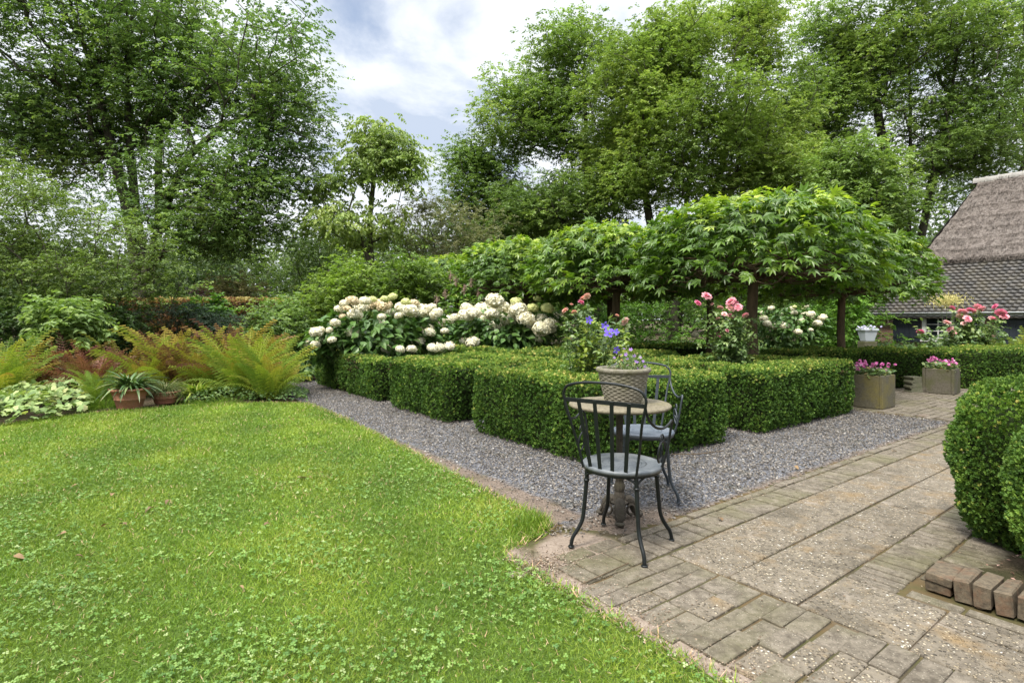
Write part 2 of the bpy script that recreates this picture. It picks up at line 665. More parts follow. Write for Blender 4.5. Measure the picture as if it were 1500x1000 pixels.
def slab_mat():
    """weathered concrete with its pebbles washed out"""
    m, t, out = new_mat('aggregate_concrete')
    g = t.n('ShaderNodeNewGeometry').outputs['Position']
    at_ = t.n('ShaderNodeAttribute', attribute_name='rnd').outputs['Fac']
    wob = t.n('ShaderNodeVectorMath', operation='ADD')
    nv = t.n('ShaderNodeTexNoise', ins={'Vector': g, 'Scale': 60.0, 'Detail': 3.0})
    sc = t.n('ShaderNodeVectorMath', operation='SCALE')
    t.l(nv.outputs['Color'], sc.inputs[0])
    sc.inputs[3].default_value = 0.010
    t.l(g, wob.inputs[0])
    t.l(sc.outputs[0], wob.inputs[1])
    q = wob.outputs[0]
    vo = t.n('ShaderNodeTexVoronoi', ins={'Vector': q, 'Scale': 82.0})
    vr = t.n('ShaderNodeSeparateColor', ins={0: vo.outputs['Color']})
    n1 = t.noise(g, 2.4, 6, 0.6)
    n2 = t.noise(g, 17, 7, 0.72)
    base = t.ramp(at_, [(0.0, (0.1067, 0.08806, 0.063)), (0.5, (0.1369, 0.1142, 0.08316)), (1.0, (0.174, 0.1452, 0.1058))])
    base = t.mix(t.ramp(n2, [(0.3, (0, 0, 0)), (0.7, (1, 1, 1))]), t.mix(0.6, base, (0.04408, 0.03689, 0.02772)), t.mix(0.4, base, (0.2494, 0.2118, 0.1613)))
    peb = t.ramp(vr.outputs[0], [(0.0, (0.02552, 0.02142, 0.01638)), (0.35, (0.116, 0.0952, 0.06552)), (0.7, (0.29, 0.2321, 0.1512)), (0.93, (0.4176, 0.3629, 0.2646)), (1.0, (0.58, 0.5593, 0.504))])
    pm = t.math('MULTIPLY', t.ramp(vo.outputs['Distance'], [(0.32, (1, 1, 1)), (0.52, (0, 0, 0))]), t.ramp(vr.outputs[1], [(0.22, (0, 0, 0)), (0.3, (1, 1, 1))]))
    wear = t.ramp(t.noise(g, 4.5, 5, .65), [(0.32, (.3, .3, .3)), (0.56, (1, 1, 1))])
    c = t.mix(t.math('MULTIPLY', pm, wear), base, peb)
    st = t.ramp(t.noise(g, 3.3, 6, 0.65, 0.5), [(0.52, (0, 0, 0)), (0.7, (1, 1, 1))])
    c = t.mix(t.math('MULTIPLY', st, 0.62), c, (0.203, 0.1285, 0.0504))
    sd_ = t.ramp(t.noise(g, 5.2, 7, 0.7, 0.8), [(0.58, (0, 0, 0)), (0.68, (1, 1, 1))])
    c = t.mix(t.math('MULTIPLY', sd_, 0.5), c, (0.2726, 0.2321, 0.189))
    dk = t.ramp(n1, [(0.36, (1, 1, 1)), (0.5, (0, 0, 0))])
    c = t.mix(t.math('MULTIPLY', dk, 0.55), c, (0.058, 0.04879, 0.03402))
    h = t.math('ADD', t.math('MULTIPLY', pm, 0.7), n2)
    principled(t, out, c, 0.85, 0, h, 0.008, 1.0, 0.25)
    return m


def paver_mat():
    """old paving bricks: dirty, flecked, mossy, a few reddish ones"""
    m, t, out = new_mat('worn_paving_brick')
    g = t.n('ShaderNodeNewGeometry').outputs['Position']
    at_ = t.n('ShaderNodeAttribute', attribute_name='rnd').outputs['Fac']
    n1 = t.noise(g, 2.0, 5)
    n2 = t.noise(g, 26, 8, 0.76)
    n4 = t.noise(g, 6.5, 6, 0.7, 0.6)
    base = t.ramp(at_, [(0.0, (0.07564, 0.06125, 0.04422)), (0.4, (0.122, 0.1013, 0.07504)), (0.8, (0.161, 0.1338, 0.1018)), (0.97, (0.1769, 0.1275, 0.0938)), (1.0, (0.2074, 0.125, 0.09112))])
    c = t.mix(t.ramp(n2, [(0.36, (0, 0, 0)), (0.64, (1, 1, 1))]), t.mix(0.6, base, (0.03172, 0.02625, 0.01876)), t.mix(0.40, base, (0.2806, 0.2438, 0.1903)))
    vo = t.n('ShaderNodeTexVoronoi', ins={'Vector': g, 'Scale': 120.0})
    vr = t.n('ShaderNodeSeparateColor', ins={0: vo.outputs['Color']})
    fl = t.math('MULTIPLY', t.ramp(vo.outputs['Distance'], [(0.25, (1, 1, 1)), (0.45, (0, 0, 0))]), t.ramp(vr.outputs[1], [(0.72, (0, 0, 0)), (0.78, (1, 1, 1))]))
    c = t.mix(t.math('MULTIPLY', fl, 0.7), c, (0.3538, 0.3125, 0.2412))
    moss = t.ramp(n1, [(0.47, (0, 0, 0)), (0.63, (1, 1, 1))])
    c = t.mix(t.math('MULTIPLY', moss, 0.5), c, (0.0915, 0.0875, 0.03484))
    dirt = t.ramp(n4, [(0.36, (1, 1, 1)), (0.5, (0, 0, 0))])
    c = t.mix(t.math('MULTIPLY', dirt, 0.55), c, (0.061, 0.04875, 0.03484))
    sand = t.ramp(n4, [(0.56, (0, 0, 0)), (0.68, (1, 1, 1))])
    c = t.mix(t.math('MULTIPLY', sand, 0.45), c, (0.244, 0.2063, 0.1608))
    principled(t, out, c, 0.88, 0, t.math('ADD', n2, t.math('MULTIPLY', fl, .3)), 0.010, 1.0, 0.2)
    return m


def lawn_mat():
    m, t, out = new_mat('lawn_turf')
    g = t.n('ShaderNodeNewGeometry').outputs['Position']
    n1 = t.noise(g, 0.9, 4)
    n2 = t.noise(g, 35, 5, 0.7)
    c = t.ramp(n2, [(0.3, (0.030, 0.055, 0.010)), (0.55, (0.06, 0.105, 0.016)), (0.75, (0.12, 0.15, 0.04))])
    c = t.mix(t.math('MULTIPLY', n1, 0.4), c, (0.09, 0.11, 0.025))
    principled(t, out, c, 0.95, 0, n2, 0.02, 1.0, 0.1)
    return m


M = {}
M['soil'] = soil_mat()


def grid_sheet(poly, z, step, rnd_f=None):
    """polygon filled with a fan of small triangles; rnd carries a mask"""
    poly = np.asarray(poly, dtype=float)
    me = bpy.data.meshes.new('tmp')
    from mathutils.geometry import tessellate_polygon
    vs = [Vector((p[0], p[1], 0)) for p in poly]
    tri = tessellate_polygon([vs])
    bpy.data.meshes.remove(me)
    return np.array([[p[0], p[1], z] for p in poly]), np.array(tri)


def fine_sheet(poly, z, step, rnd_f):
    """polygon cut out of a fine grid of quads so that a mask can vary across it"""
    poly = np.asarray(poly)
    x0, y0 = poly[:, 0].min(), poly[:, 1].min()
    x1, y1 = poly[:, 0].max(), poly[:, 1].max()
    nx, ny = int((x1 - x0) / step) + 2, int((y1 - y0) / step) + 2
    gx, gy = np.meshgrid(x0 + np.arange(nx) * step, y0 + np.arange(ny) * step)
    P = np.stack([gx.ravel(), gy.ravel(), np.full(gx.size, z)], 1)
    idx = np.arange(nx * ny).reshape(ny, nx)
    q = np.stack([idx[:-1, :-1].ravel(), idx[:-1, 1:].ravel(), idx[1:, 1:].ravel(), idx[1:, :-1].ravel()], 1)
    cen = P[q].mean(1)
    q = q[in_poly(cen, poly)]
    return P, q, rnd_f(P)


# the earth, to the horizon
mb = MB()
a = np.linspace(0, 2 * PI, 65)[:-1]
ring = np.stack([900 * np.cos(a), 900 * np.sin(a), np.full(64, -0.03)], 1)
mb.add(np.concatenate([[[0, 0, -0.03]], ring]), [(0, 1 + i, 1 + (i + 1) % 64) for i in range(64)])
tag(mb.build('ground', M['soil']), kind='structure')

# lawn
LAWN = [ground(450, 590), ground(500, 610), ground(560, 640), ground(600, 660), ground(650, 686), ground(700, 712), ground(760, 742), ground(796, 762), ground(803, 776),
        ground(785, 786), ground(752, 798), ground(738, 806), ground(745, 818), ground(775, 830), ground(802, 846), ground(832, 864), ground(880, 893), ground(950, 933),
        ground(1010, 968), ground(1060, 1000)]
LAWN = [p[:2] for p in LAWN]
LAWN += [np.array(gp(-1.6, -4.5))[:2], np.array([-10.0, -3.0]), np.array([-12.0, 5.0])]
LAWN += [ground(px, py)[:2] for px, py in ((-60, 634), (0, 622), (60, 613), (130, 605), (200, 598), (270, 593), (340, 590), (400, 589))]
LAWN = np.array(LAWN)
v, f = grid_sheet(LAWN, -0.004, 0.1)
mb = MB()
mb.add(v, f)
tag(mb.build('lawn', lawn_mat()), kind='structure')

# gravel beds round the hedges
GRAVEL = np.array([gp(-1.25, -0.72)[:2], gp(-0.9, -0.98)[:2], gp(4.95, -1.0)[:2], gp(5.0, 2.3)[:2], gp(5.0, 8)[:2], gp(-0.55, 8.4)[:2], gp(-0.86, 5.2)[:2], gp(-0.86, 3.0)[:2],
                   gp(-0.98, 1.5)[:2], gp(-1.2, -0.3)[:2]])


def bare(P):
    """how earthy the gravel is: bare soil round the table and along the lawn"""
    aa, bb = ab(P)
    d1 = np.exp(-(((aa + 0.75) / 0.55) ** 2 + ((bb + 0.95) / 0.42) ** 2))
    d2 = np.clip(1.25 - (aa + 0.98) / 0.22, 0, 1) * (bb > -0.6)
    d3 = np.clip(1 - (bb + 1.0) / 0.22, 0, 1) * 0.75
    return np.clip(np.maximum(np.maximum(d1, d2), d3), 0, 1)


v, f, r = fine_sheet(GRAVEL, -0.012, 0.05, bare)
mb = MB()
mb.add(v, f, r)
tag(mb.build('gravel_bed', gravel_bed_mat()), kind='structure')

# slate chips
def chip_template(seed):
    r = np.random.default_rng(seed)
    v = np.array([(1, 0, 0), (0.2, .75, .05), (-1, .1, 0), (-.1, -.7, 0), (0.1, 0.05, .38), (0, 0, -.3)]) + r.normal(size=(6, 3)) * .12
    f = np.array([(0, 1, 4), (1, 2, 4), (2, 3, 4), (3, 0, 4), (1, 0, 5), (2, 1, 5), (3, 2, 5), (0, 3, 5)])
    return v * 0.5, f


mb = MB()
for k in range(3):
    n = 90000
    P = np.stack([RNG.uniform(-4.8, 6.0, n), RNG.uniform(3.0, 11.0, n), np.zeros(n)], 1)
    aa, bb = ab(P)
    keep = in_poly(P, GRAVEL) & in_view(P, 0.1) & (RNG.random(n) > bare(P) * 0.93)
    hid = (aa > 0.35) & (bb > 0.4) & (aa < 1.5) | (aa > 2.7) & (bb > .4) | (aa > 0.35) & (bb > 2.2)
    keep &= ~hid
    P = P[keep]
    n = len(P)
    P[:, 2] = RNG.uniform(-0.008, 0.004, n)
    sc = RNG.uniform(0.010, 0.024, n)
    add_inst(mb, chip_template(k), P, rand_dirs(n) * [1, 1, .35], rand_dirs(n) * [.5, .5, 1] + [0, 0, .8], sc, RNG.random(n))
m, t, out = new_mat('slate_chips')
at_ = t.n('ShaderNodeAttribute', attribute_name='rnd').outputs['Fac']
c = t.ramp(at_, [(0.0, (0.048, 0.041, 0.034)), (0.5, (0.116, 0.101, 0.085)), (0.85, (0.205, 0.182, 0.155)), (0.93, (0.23, 0.20, 0.165)), (1.0, (0.34, 0.325, 0.30))])
principled(t, out, c, 0.75, 0, None, spec=0.35)
tag(mb.build('gravel', m), 'loose grey slate chips spread around the clipped box hedges', 'gravel', kind='stuff')

# path: joints sheet and real slabs and bricks
PATH = np.array([gp(-1.62, -5)[:2], gp(-1.75, -1.25)[:2], gp(-1.75, -0.6)[:2], gp(-1.25, -0.3)[:2], gp(-0.9, -0.9)[:2], gp(-0.8, -0.96)[:2], gp(4.9, -1.0)[:2], gp(4.9, 3.2)[:2], gp(12, 3.2)[:2], gp(12, -4.5)[:2], gp(0.5, -2.45)[:2], gp(-0.2, -2.44)[:2], gp(-0.2, -5)[:2]])


def sandy(P):
    aa, bb = ab(P)
    d = np.clip(1 - (aa + 1.62) / 0.34, 0, 1)
    d = np.maximum(d, np.exp(-(((aa + 1.2) / 0.3) ** 2 + ((bb + 0.95) / 0.25) ** 2)))
    d = np.maximum(d, (aa < -0.35) * 0.36 * (bb < -1.3))
    return d


v, f, r = fine_sheet(PATH, -0.0105, 0.05, sandy)
v[:, 2] += .008 * np.clip(r, 0, 1) * vnoise(v, 6)
mb = MB()
mb.add(v, f, r)
tag(mb.build('path_bedding', joint_mat()), kind='structure')

pave = MB()
R2 = random.Random(3)


def paver(a0, a1, b0, b1, mat, gap=0.009, jz=0.003, bev=0.0045, rnd=None):
    g = gap * R2.uniform(0.5, 1.6) / 2
    c = gp((a0 + a1) / 2 + R2.uniform(-1, 1) * gap * .3, (b0 + b1) / 2 + R2.uniform(-1, 1) * gap * .3, -0.03 + R2.uniform(-jz, jz))
    th = R2.uniform(-1, 1) * (0.020 if mat else 0.004)
    ax = math.cos(th) * U + math.sin(th) * V
    ay = -math.sin(th) * U + math.cos(th) * V
    tx, ty = R2.uniform(-.006, .006), R2.uniform(-.006, .006)
    ax = unit(ax + [0, 0, tx])
    ay = unit(ay + [0, 0, ty])
    az = np.cross(ax, ay)
    add_bbox(pave, c, ax, ay, az, (a1 - a0) / 2 - g, (b1 - b0) / 2 - g, 0.03, bev, (.25 + .5 * R2.random() if R2.random() < .93 else R2.random()) if rnd is None else rnd, mat)


x = -1.46                                             # header band along the gravel
while x < 9.0:
    w = 0.104 if x < 0.25 else 0.064
    paver(x, x + w, -1.275, -1.065, 1)
    x += w
x = -1.38
while x < 9.0:
    if x < -1.1:
        paver(x, x + .2, -1.06, -0.955, 1)
    else:
        paver(x, x + 0.208, -1.06, -0.995, 1, jz=0.006)
    x += 0.21
def row(a0, a1, b0, b1, L, mat=0, jit=0.0):
    x = a0
    while x < a1 - 0.02:
        w = min(L, a1 - x)
        if a1 - x - w < 0.08:
            w = a1 - x
        paver(x, x + w, b0, b1, mat, 0.006 if mat == 0 else 0.006)
        x += w
row(-0.29, 9, -1.615, -1.285, 0.50)
row(-0.87, -0.29, -1.615, -1.285, 0.58)
row(-0.29, 9, -1.945, -1.622, 0.60)
row(-0.87, -0.29, -1.945, -1.622, 0.58)
# big slabs in the foreground
b = -1.952
for L, cut in ((0.40, -0.42), (0.48, -0.55), (0.42, -0.62), (0.5, -0.5), (0.5, -0.6), (0.5, -0.6), (0.5, -0.6)):
    paver(-0.87, cut, b - L, b, 0, 0.006)
    if cut < -0.43:
        paver(cut, -0.40, b - L, b, 0, 0.006)
    b -= L
# bricks along the lawn edge, long side across
b, i = -1.285, 0
while b > -4.6:
    hgt_ = R2.uniform(.092, .112)
    off = R2.uniform(-.03, .03)
    e = (-1.50 + off * 1.5, -1.28 + off + R2.uniform(-.02, .02), -1.085 + off + R2.uniform(-.02, .02), -0.878 + R2.uniform(-.008, .004))
    j = 0
    while j < 3:
        if j < 2 and R2.random() < .06:
            j2 = j + 2
        else:
            j2 = j + 1
        dv = R2.uniform(-.006, .006)
        paver(e[j], e[j2], b - hgt_ + dv, b + dv, 1 if R2.random() < .88 else 0, gap=.006, bev=.0035, jz=.005)
        j = j2
    b -= hgt_ + .001
# strip of bricks on edge on the far side of the path
x = -0.41
while x < 9.0:
    w = 0.064
    paver(x, x + w, -2.165, -1.952, 1, jz=0.004)
    if x > -0.18:
        paver(x, x + w, -2.385, -2.172, 1, jz=0.004)
    x += w
# small bricks at the foot of the raised edging
b = -2.19
while b > -4.4:
    paver(-0.395, -0.32, b - 0.2, b, 1, jz=0.004)
    b -= 0.205
# brick yard at the far end
b = -0.97
i = 0
while b < 2.9:
    x = 4.97 + (i % 2) * 0.1
    while x < 11:
        P0 = gp(x, b)
        if P0[1] < 10.2 and P0[0] < 11:
            paver(x, x + 0.2, b, b + 0.1, 1, 0.008, 0.004)
        x += 0.205
    b += 0.105
    i += 1
tag(pave.build('path', [slab_mat(), paver_mat()]), kind='structure')

mb = MB()
n = 9000
aa = np.where(RNG.random(n) < .7, -1.62 + np.abs(RNG.normal(size=n)) * .16, RNG.uniform(-1.5, 3.5, n))
bb = np.where(RNG.random(n) < .8, RNG.uniform(-4.4, -.8, n), -1.0 + RNG.normal(size=n) * .06)
P = O + aa[:, None] * U + bb[:, None] * V + np.c_[np.zeros(n), np.zeros(n), RNG.uniform(-.004, .004, n)]
P = P[in_view(P, .05)]
n = len(P)
add_inst(mb, chip_template(5), P, rand_dirs(n) * [1, 1, .2], rand_dirs(n) * .4 + [0, 0, 1], RNG.uniform(.003, .012, n), RNG.random(n))
m, t, out = new_mat('sandy_crumbs')
c = t.ramp(t.n('ShaderNodeAttribute', attribute_name='rnd').outputs['Fac'], [(0, (.05, .035, .022)), (.4, (.15, .105, .07)), (.8, (.26, .20, .145)), (1, (.36, .31, .25))])
principled(t, out, c, .9, 0, None, spec=.2)
tag(mb.build('path_crumbs', m), 'sand crumbs and dry bits lying along the edges of the paving', 'debris', kind='stuff')

# ------------------------------------------------------------------ grass
def grass():
    mb = MB()
    blade = T([(0, -.5, 0), (0, .5, 0), (0.55, -.32, 0.02), (0.55, .32, 0.02), (1, 0, -0.12)], [(0, 1, 3), (0, 3, 2), (2, 3, 4)])
    n = 0
    for y0, y1, dens, wid, hgt in ((1.55, 2.4, 24000, .0025, .027), (2.4, 3.4, 16500, .0033, .028), (3.4, 4.8, 10000, .0044, .030), (4.8, 6.4, 6500, .0058, .032), (6.4, 8.6, 4500, .0075, .034)):
        xw = (CX / F + 0.42) * y1 + .8
        x1 = min(xw, 1.4)
        k = int(dens * (y1 - y0) * (xw + x1))
        P = np.stack([RNG.uniform(-xw, x1, k), RNG.uniform(y0, y1, k), np.full(k, -0.004)], 1)
        P = P[in_poly(P, LAWN) & in_view(P, .45)]
        P = P[in_view(P, .06) | (RNG.random(len(P)) < .5)]
        ed = dist_poly(P, LAWN)
        P = P[RNG.random(len(P)) < np.clip(0.35 + ed / 0.15, 0, 1)]
        P[:, :2] += RNG.normal(size=(len(P), 2)) * 0.018
        k = len(P)
        pat = vnoise(P, 1.4)
        pat2 = vnoise(P + 9, 4.5)
        D = rand_dirs(k) * [1, 1, 0.25] + np.array([0, 0, 1.0]) * RNG.uniform(0.25, 1.3, (k, 1))
        hh = hgt * RNG.uniform(0.6, 1.35, k) * (0.75 + 0.5 * pat)
        stripe = np.sin((P[:, 0] * .92 + P[:, 1] * .38) * 2 * PI / 1.05 + 1.5 * vnoise(P, .4))
        rnd = 0.15 + 0.5 * RNG.random(k) + 0.28 * (pat - 0.4) + 0.30 * (pat2 - .5) + .08 * stripe
        dry = RNG.random(k) < 0.022 + 0.05 * (pat2 < .3)
        rnd[dry] = RNG.uniform(0.93, 1.0, dry.sum())
        add_inst(mb, blade, P, D, rand_dirs(k), hh, np.clip(rnd, 0, 1), 0, wid * RNG.uniform(.7, 1.3, k))
        n += k
    # taller fringe where the mower does not reach
    E = []
    for p, q in zip(LAWN, np.roll(LAWN, -1, 0)):
        L = np.linalg.norm(q - p)
        k = int(L * 420)
        E.append(p + (q - p) * RNG.random((k, 1)) + RNG.normal(size=(k, 2)) * 0.022)
    E = np.concatenate(E)
    P = np.concatenate([E, np.full((len(E), 1), -.006)], 1)
    P = P[in_view(P, .06)]
    tipn = np.exp(-((np.linalg.norm(P[:, :2] - ground(796, 772)[:2], axis=1) / 0.22) ** 2))
    k = len(P)
    D = rand_dirs(k) * [1, 1, .3] + np.array([0, 0, 1.0]) * RNG.uniform(.3, 1.4, (k, 1))
    rnd = RNG.uniform(.1, .75, k)
    dry = RNG.random(k) < 0.22
    rnd[dry] = RNG.uniform(.92, 1, dry.sum())
    add_inst(mb, blade, P, D, rand_dirs(k), RNG.uniform(.02, .055, k) * (1 + tipn * 1.2), rnd, 0, RNG.uniform(.003, .006, k))
    k = 900
    P = np.concatenate([ground(790, 770)[:2] + RNG.normal(size=(k, 2)) * [.09, .10], np.full((k, 1), -.005)], 1)
    P = P[in_poly(P, LAWN)]
    k = len(P)
    add_inst(mb, blade, P, rand_dirs(k) * [.7, .7, .2] + [0.1, -.1, 1], rand_dirs(k), RNG.uniform(.05, .11, k), RNG.uniform(.1, .6, k), 0, .0045)
    m = leaf_mat('grass_blade', [(0.0, (0.045, 0.115, 0.010)), (0.4, (0.10, 0.20, 0.016)), (0.75, (0.19, 0.29, 0.03)), (0.9, (0.25, 0.32, 0.06)), (0.93, (0.36, 0.30, 0.15)), (1.0, (0.45, 0.36, 0.20))], 0.5, 0.25, 0.22, 0.35, 1.1)
    tag(mb.build('grass', m), 'short mown lawn grass, bright yellow green', 'grass', kind='stuff')
    # clover
    mb = MB()
    k = 60000
    P = np.stack([RNG.uniform(-4.5, 1.2, k), 1.5 + 4.2 * RNG.random(k) ** 1.5, RNG.uniform(.008, .03, k)], 1)
    P = P[in_poly(P, LAWN) & in_view(P, .05)]
    pat = vnoise(P, 2.0) * .6 + vnoise(P + 5, 6) * .4
    P = P[(RNG.random(len(P)) < np.clip((pat - 0.30) * 2.2, 0.10, .8)) & (RNG.random(len(P)) < np.clip(1.5 - (P[:, 1] - 1.6) / 3.2, .12, 1))]
    k = len(P)
    disc = T([(0, 0, 0), (.5, -.42, .06), (.95, -.28, .03), (.9, 0, -.02), (.95, .28, .03), (.5, .42, .06)], [(0, 1, 2, 3), (0, 3, 4, 5)])
    N0 = rand_dirs(k) * [.5, .5, .2] + [0, 0, 1]
    X0 = rand_dirs(k) * [1, 1, .2]
    N0 = unit(N0)
    X0 = unit(X0 - (X0 * N0).sum(1, keepdims=True) * N0)
    sz = RNG.uniform(.005, .0125, k)
    rr = RNG.random(k)
    for j in range(3):
        an = j * 2 * PI / 3
        X = X0 * math.cos(an) + np.cross(N0, X0) * math.sin(an)
        add_inst(mb, disc, P, X, N0 + rand_dirs(k) * .15, sz, rr)
    m = leaf_mat('clover_leaf', [(0, (0.04, 0.115, 0.014)), (.5, (0.080, 0.185, 0.024)), (.9, (0.125, 0.235, 0.04)), (1, (0.22, 0.31, 0.12))], .5, .25, .2, .4)
    tag(mb.build('clover', m), 'low clover leaves scattered through the lawn', 'clover', kind='stuff')


grass()

# ------------------------------------------------------------------ clipped hedges
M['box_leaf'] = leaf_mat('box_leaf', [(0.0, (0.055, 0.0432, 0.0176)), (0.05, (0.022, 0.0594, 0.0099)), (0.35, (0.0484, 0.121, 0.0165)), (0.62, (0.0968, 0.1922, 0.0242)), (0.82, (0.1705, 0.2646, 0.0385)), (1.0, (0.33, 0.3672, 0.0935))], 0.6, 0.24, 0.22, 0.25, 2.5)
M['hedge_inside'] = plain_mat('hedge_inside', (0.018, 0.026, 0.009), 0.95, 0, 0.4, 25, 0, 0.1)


def rounded_rect(a0, a1, b0, b1, r=0.12, n=5):
    pts = []
    for ca, cb, s in ((a1 - r, b0 + r, -PI / 2), (a1 - r, b1 - r, 0), (a0 + r, b1 - r, PI / 2), (a0 + r, b0 + r, PI)):
        for i in range(n):
            t = s + PI / 2 * i / (n - 1)
            pts.append((ca + r * math.cos(t), cb + r * math.sin(t)))
    return pts


def loop_sample(loop, n):
    """random points along a closed loop with outward normals (loop is counter-clockwise)"""
    loop = np.asarray(loop)[:, :2]
    nx = np.roll(loop, -1, 0)
    e = nx - loop
    L = np.linalg.norm(e, axis=1)
    i = RNG.choice(len(loop), n, p=L / L.sum())
    p = loop[i] + e[i] * RNG.random((n, 1))
    nr = np.stack([e[i][:, 1], -e[i][:, 0]], 1) / L[i][:, None]
    return p, nr


def box_hedge(label, outer, inner, h, dens, size, group, top_tone=0.28, rim=0.09, name='box_hedge', mat=None, tone=0.0, taper=0.05, cat='hedge'):
    """outer and inner: world loops (inner may be None); leaves on sides and top over a dark core"""
    outer = np.asarray(outer)[:, :2]
    mb = MB()
    L = np.linalg.norm(np.roll(outer, -1, 0) - outer, axis=1).sum()
    hh = lambda P: h + 0.05 * (vnoise(np.c_[P[:, :2], np.zeros(len(P))], 1.7) - .5) + 0.03 * (vnoise(np.c_[P[:, :2], np.zeros(len(P)) + 3], 5) - .5)

    def put(P, N, kind):
        k = len(P)
        stretch = [1, 1, .35] if kind == 'side' else [1, 1, 1]
        lump = vnoise(P * stretch, 4.0) * .6 + vnoise(P * stretch + 7, 11) * .4
        P = P + N * ((lump - 0.5) * 0.10 + RNG.uniform(-0.045, 0.004, k))[:, None]
        P[:, 2] = np.maximum(P[:, 2], 0.005)
        X = N * RNG.uniform(.25, 1.1, (k, 1)) + rand_dirs(k) * .75 + np.array([0, 0, .55])
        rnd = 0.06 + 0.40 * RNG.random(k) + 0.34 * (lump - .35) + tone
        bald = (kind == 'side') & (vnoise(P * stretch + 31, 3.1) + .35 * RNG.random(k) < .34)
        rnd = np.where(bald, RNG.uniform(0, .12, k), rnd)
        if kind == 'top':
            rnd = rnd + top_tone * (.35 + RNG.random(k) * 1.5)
        hi = RNG.random(k) < 0.035
        rnd[hi] += 0.35
        for t in range(3):
            s = RNG.integers(0, 3, k) == t
            add_inst(mb, SPRIG[t], P[s], X[s], rand_dirs(s.sum()), size * RNG.uniform(.7, 1.3, s.sum()), np.clip(rnd[s], 0, 1))

    n = int(L * h * dens)
    p, nr = loop_sample(outer, n)
    z = RNG.random(n) ** 0.92 * h
    N = np.c_[nr, np.zeros(n)]
    d = np.maximum(0, (z - (h - rim)) / rim)
    inset = rim * (1 - np.sqrt(np.maximum(1 - d * d, 0))) + taper * np.clip(1 - z / 0.22, 0, 1) ** 1.5
    P = np.c_[p, z] - N * inset[:, None]
    N2 = unit(N + np.array([0, 0, 1.0]) * (d ** 2)[:, None])
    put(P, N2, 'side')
    if inner is not None:
        inner = np.asarray(inner)[:, :2]
        Li = np.linalg.norm(np.roll(inner, -1, 0) - inner, axis=1).sum()
        n = int(Li * h * dens * 0.35)
        p, nr = loop_sample(inner, n)
        put(np.c_[p, h * (.45 + .55 * RNG.random(n))], -np.c_[nr, np.zeros(n)], 'side')
    lo, hi_ = outer.min(0), outer.max(0)
    n = int(np.prod(hi_ - lo) * dens * 1.05)
    p = lo + (hi_ - lo) * RNG.random((n, 2))
    ok = in_poly(p, outer)
    if inner is not None:
        ok &= ~in_poly(p, inner)
    p = p[ok]
    ed = dist_poly(p, outer)
    if inner is not None:
        ed = np.minimum(ed, dist_poly(p, inner))
    q = np.clip(1 - ed / rim, 0, 1)
    z = hh(p) - rim * (1 - np.sqrt(1 - q * q)) * .8
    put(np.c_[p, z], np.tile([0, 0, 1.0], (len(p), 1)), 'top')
    # dark woody core
    k = len(outer)
    cen = outer.mean(0)
    def shrink(loop, dd):
        e1 = np.roll(loop, -1, 0) - np.roll(loop, 1, 0)
        nn = np.stack([e1[:, 1], -e1[:, 0]], 1)
        nn /= np.maximum(np.linalg.norm(nn, axis=1, keepdims=True), 1e-9)
        return loop - nn * dd
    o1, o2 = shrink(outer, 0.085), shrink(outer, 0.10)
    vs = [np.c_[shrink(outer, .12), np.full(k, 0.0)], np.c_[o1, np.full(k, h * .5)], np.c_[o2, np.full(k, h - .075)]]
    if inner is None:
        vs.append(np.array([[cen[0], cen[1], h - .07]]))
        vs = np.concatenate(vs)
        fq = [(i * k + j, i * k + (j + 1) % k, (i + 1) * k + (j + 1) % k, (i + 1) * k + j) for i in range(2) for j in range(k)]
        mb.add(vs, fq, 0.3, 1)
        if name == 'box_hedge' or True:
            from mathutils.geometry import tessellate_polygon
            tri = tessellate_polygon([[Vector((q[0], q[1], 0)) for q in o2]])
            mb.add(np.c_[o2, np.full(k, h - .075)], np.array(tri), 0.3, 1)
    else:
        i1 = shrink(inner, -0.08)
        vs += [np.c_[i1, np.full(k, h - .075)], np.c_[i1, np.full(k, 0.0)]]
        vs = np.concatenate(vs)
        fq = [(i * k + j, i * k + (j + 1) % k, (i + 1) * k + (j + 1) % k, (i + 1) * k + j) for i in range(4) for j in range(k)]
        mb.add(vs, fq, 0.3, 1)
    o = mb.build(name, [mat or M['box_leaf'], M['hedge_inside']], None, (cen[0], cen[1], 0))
    return tag(o, label, cat, group)


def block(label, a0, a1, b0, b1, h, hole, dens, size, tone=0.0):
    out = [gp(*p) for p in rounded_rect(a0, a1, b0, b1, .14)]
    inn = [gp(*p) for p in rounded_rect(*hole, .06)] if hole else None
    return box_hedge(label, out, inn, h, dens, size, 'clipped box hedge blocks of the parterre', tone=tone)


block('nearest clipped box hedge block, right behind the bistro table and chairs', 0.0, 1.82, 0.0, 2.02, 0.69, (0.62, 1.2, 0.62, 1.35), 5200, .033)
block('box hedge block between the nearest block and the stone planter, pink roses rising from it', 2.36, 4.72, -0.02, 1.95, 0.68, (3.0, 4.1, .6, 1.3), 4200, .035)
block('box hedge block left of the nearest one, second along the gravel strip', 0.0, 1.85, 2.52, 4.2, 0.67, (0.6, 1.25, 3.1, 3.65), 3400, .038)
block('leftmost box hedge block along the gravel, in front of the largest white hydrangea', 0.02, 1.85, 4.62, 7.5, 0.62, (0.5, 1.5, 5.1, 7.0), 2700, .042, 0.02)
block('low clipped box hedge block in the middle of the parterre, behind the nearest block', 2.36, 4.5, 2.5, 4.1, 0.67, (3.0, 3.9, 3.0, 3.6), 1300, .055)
block('box hedge block at the back of the parterre before the second white hydrangea', 2.36, 4.5, 4.6, 7.3, 0.66, (2.9, 4.0, 5.1, 6.8), 1200, .058)

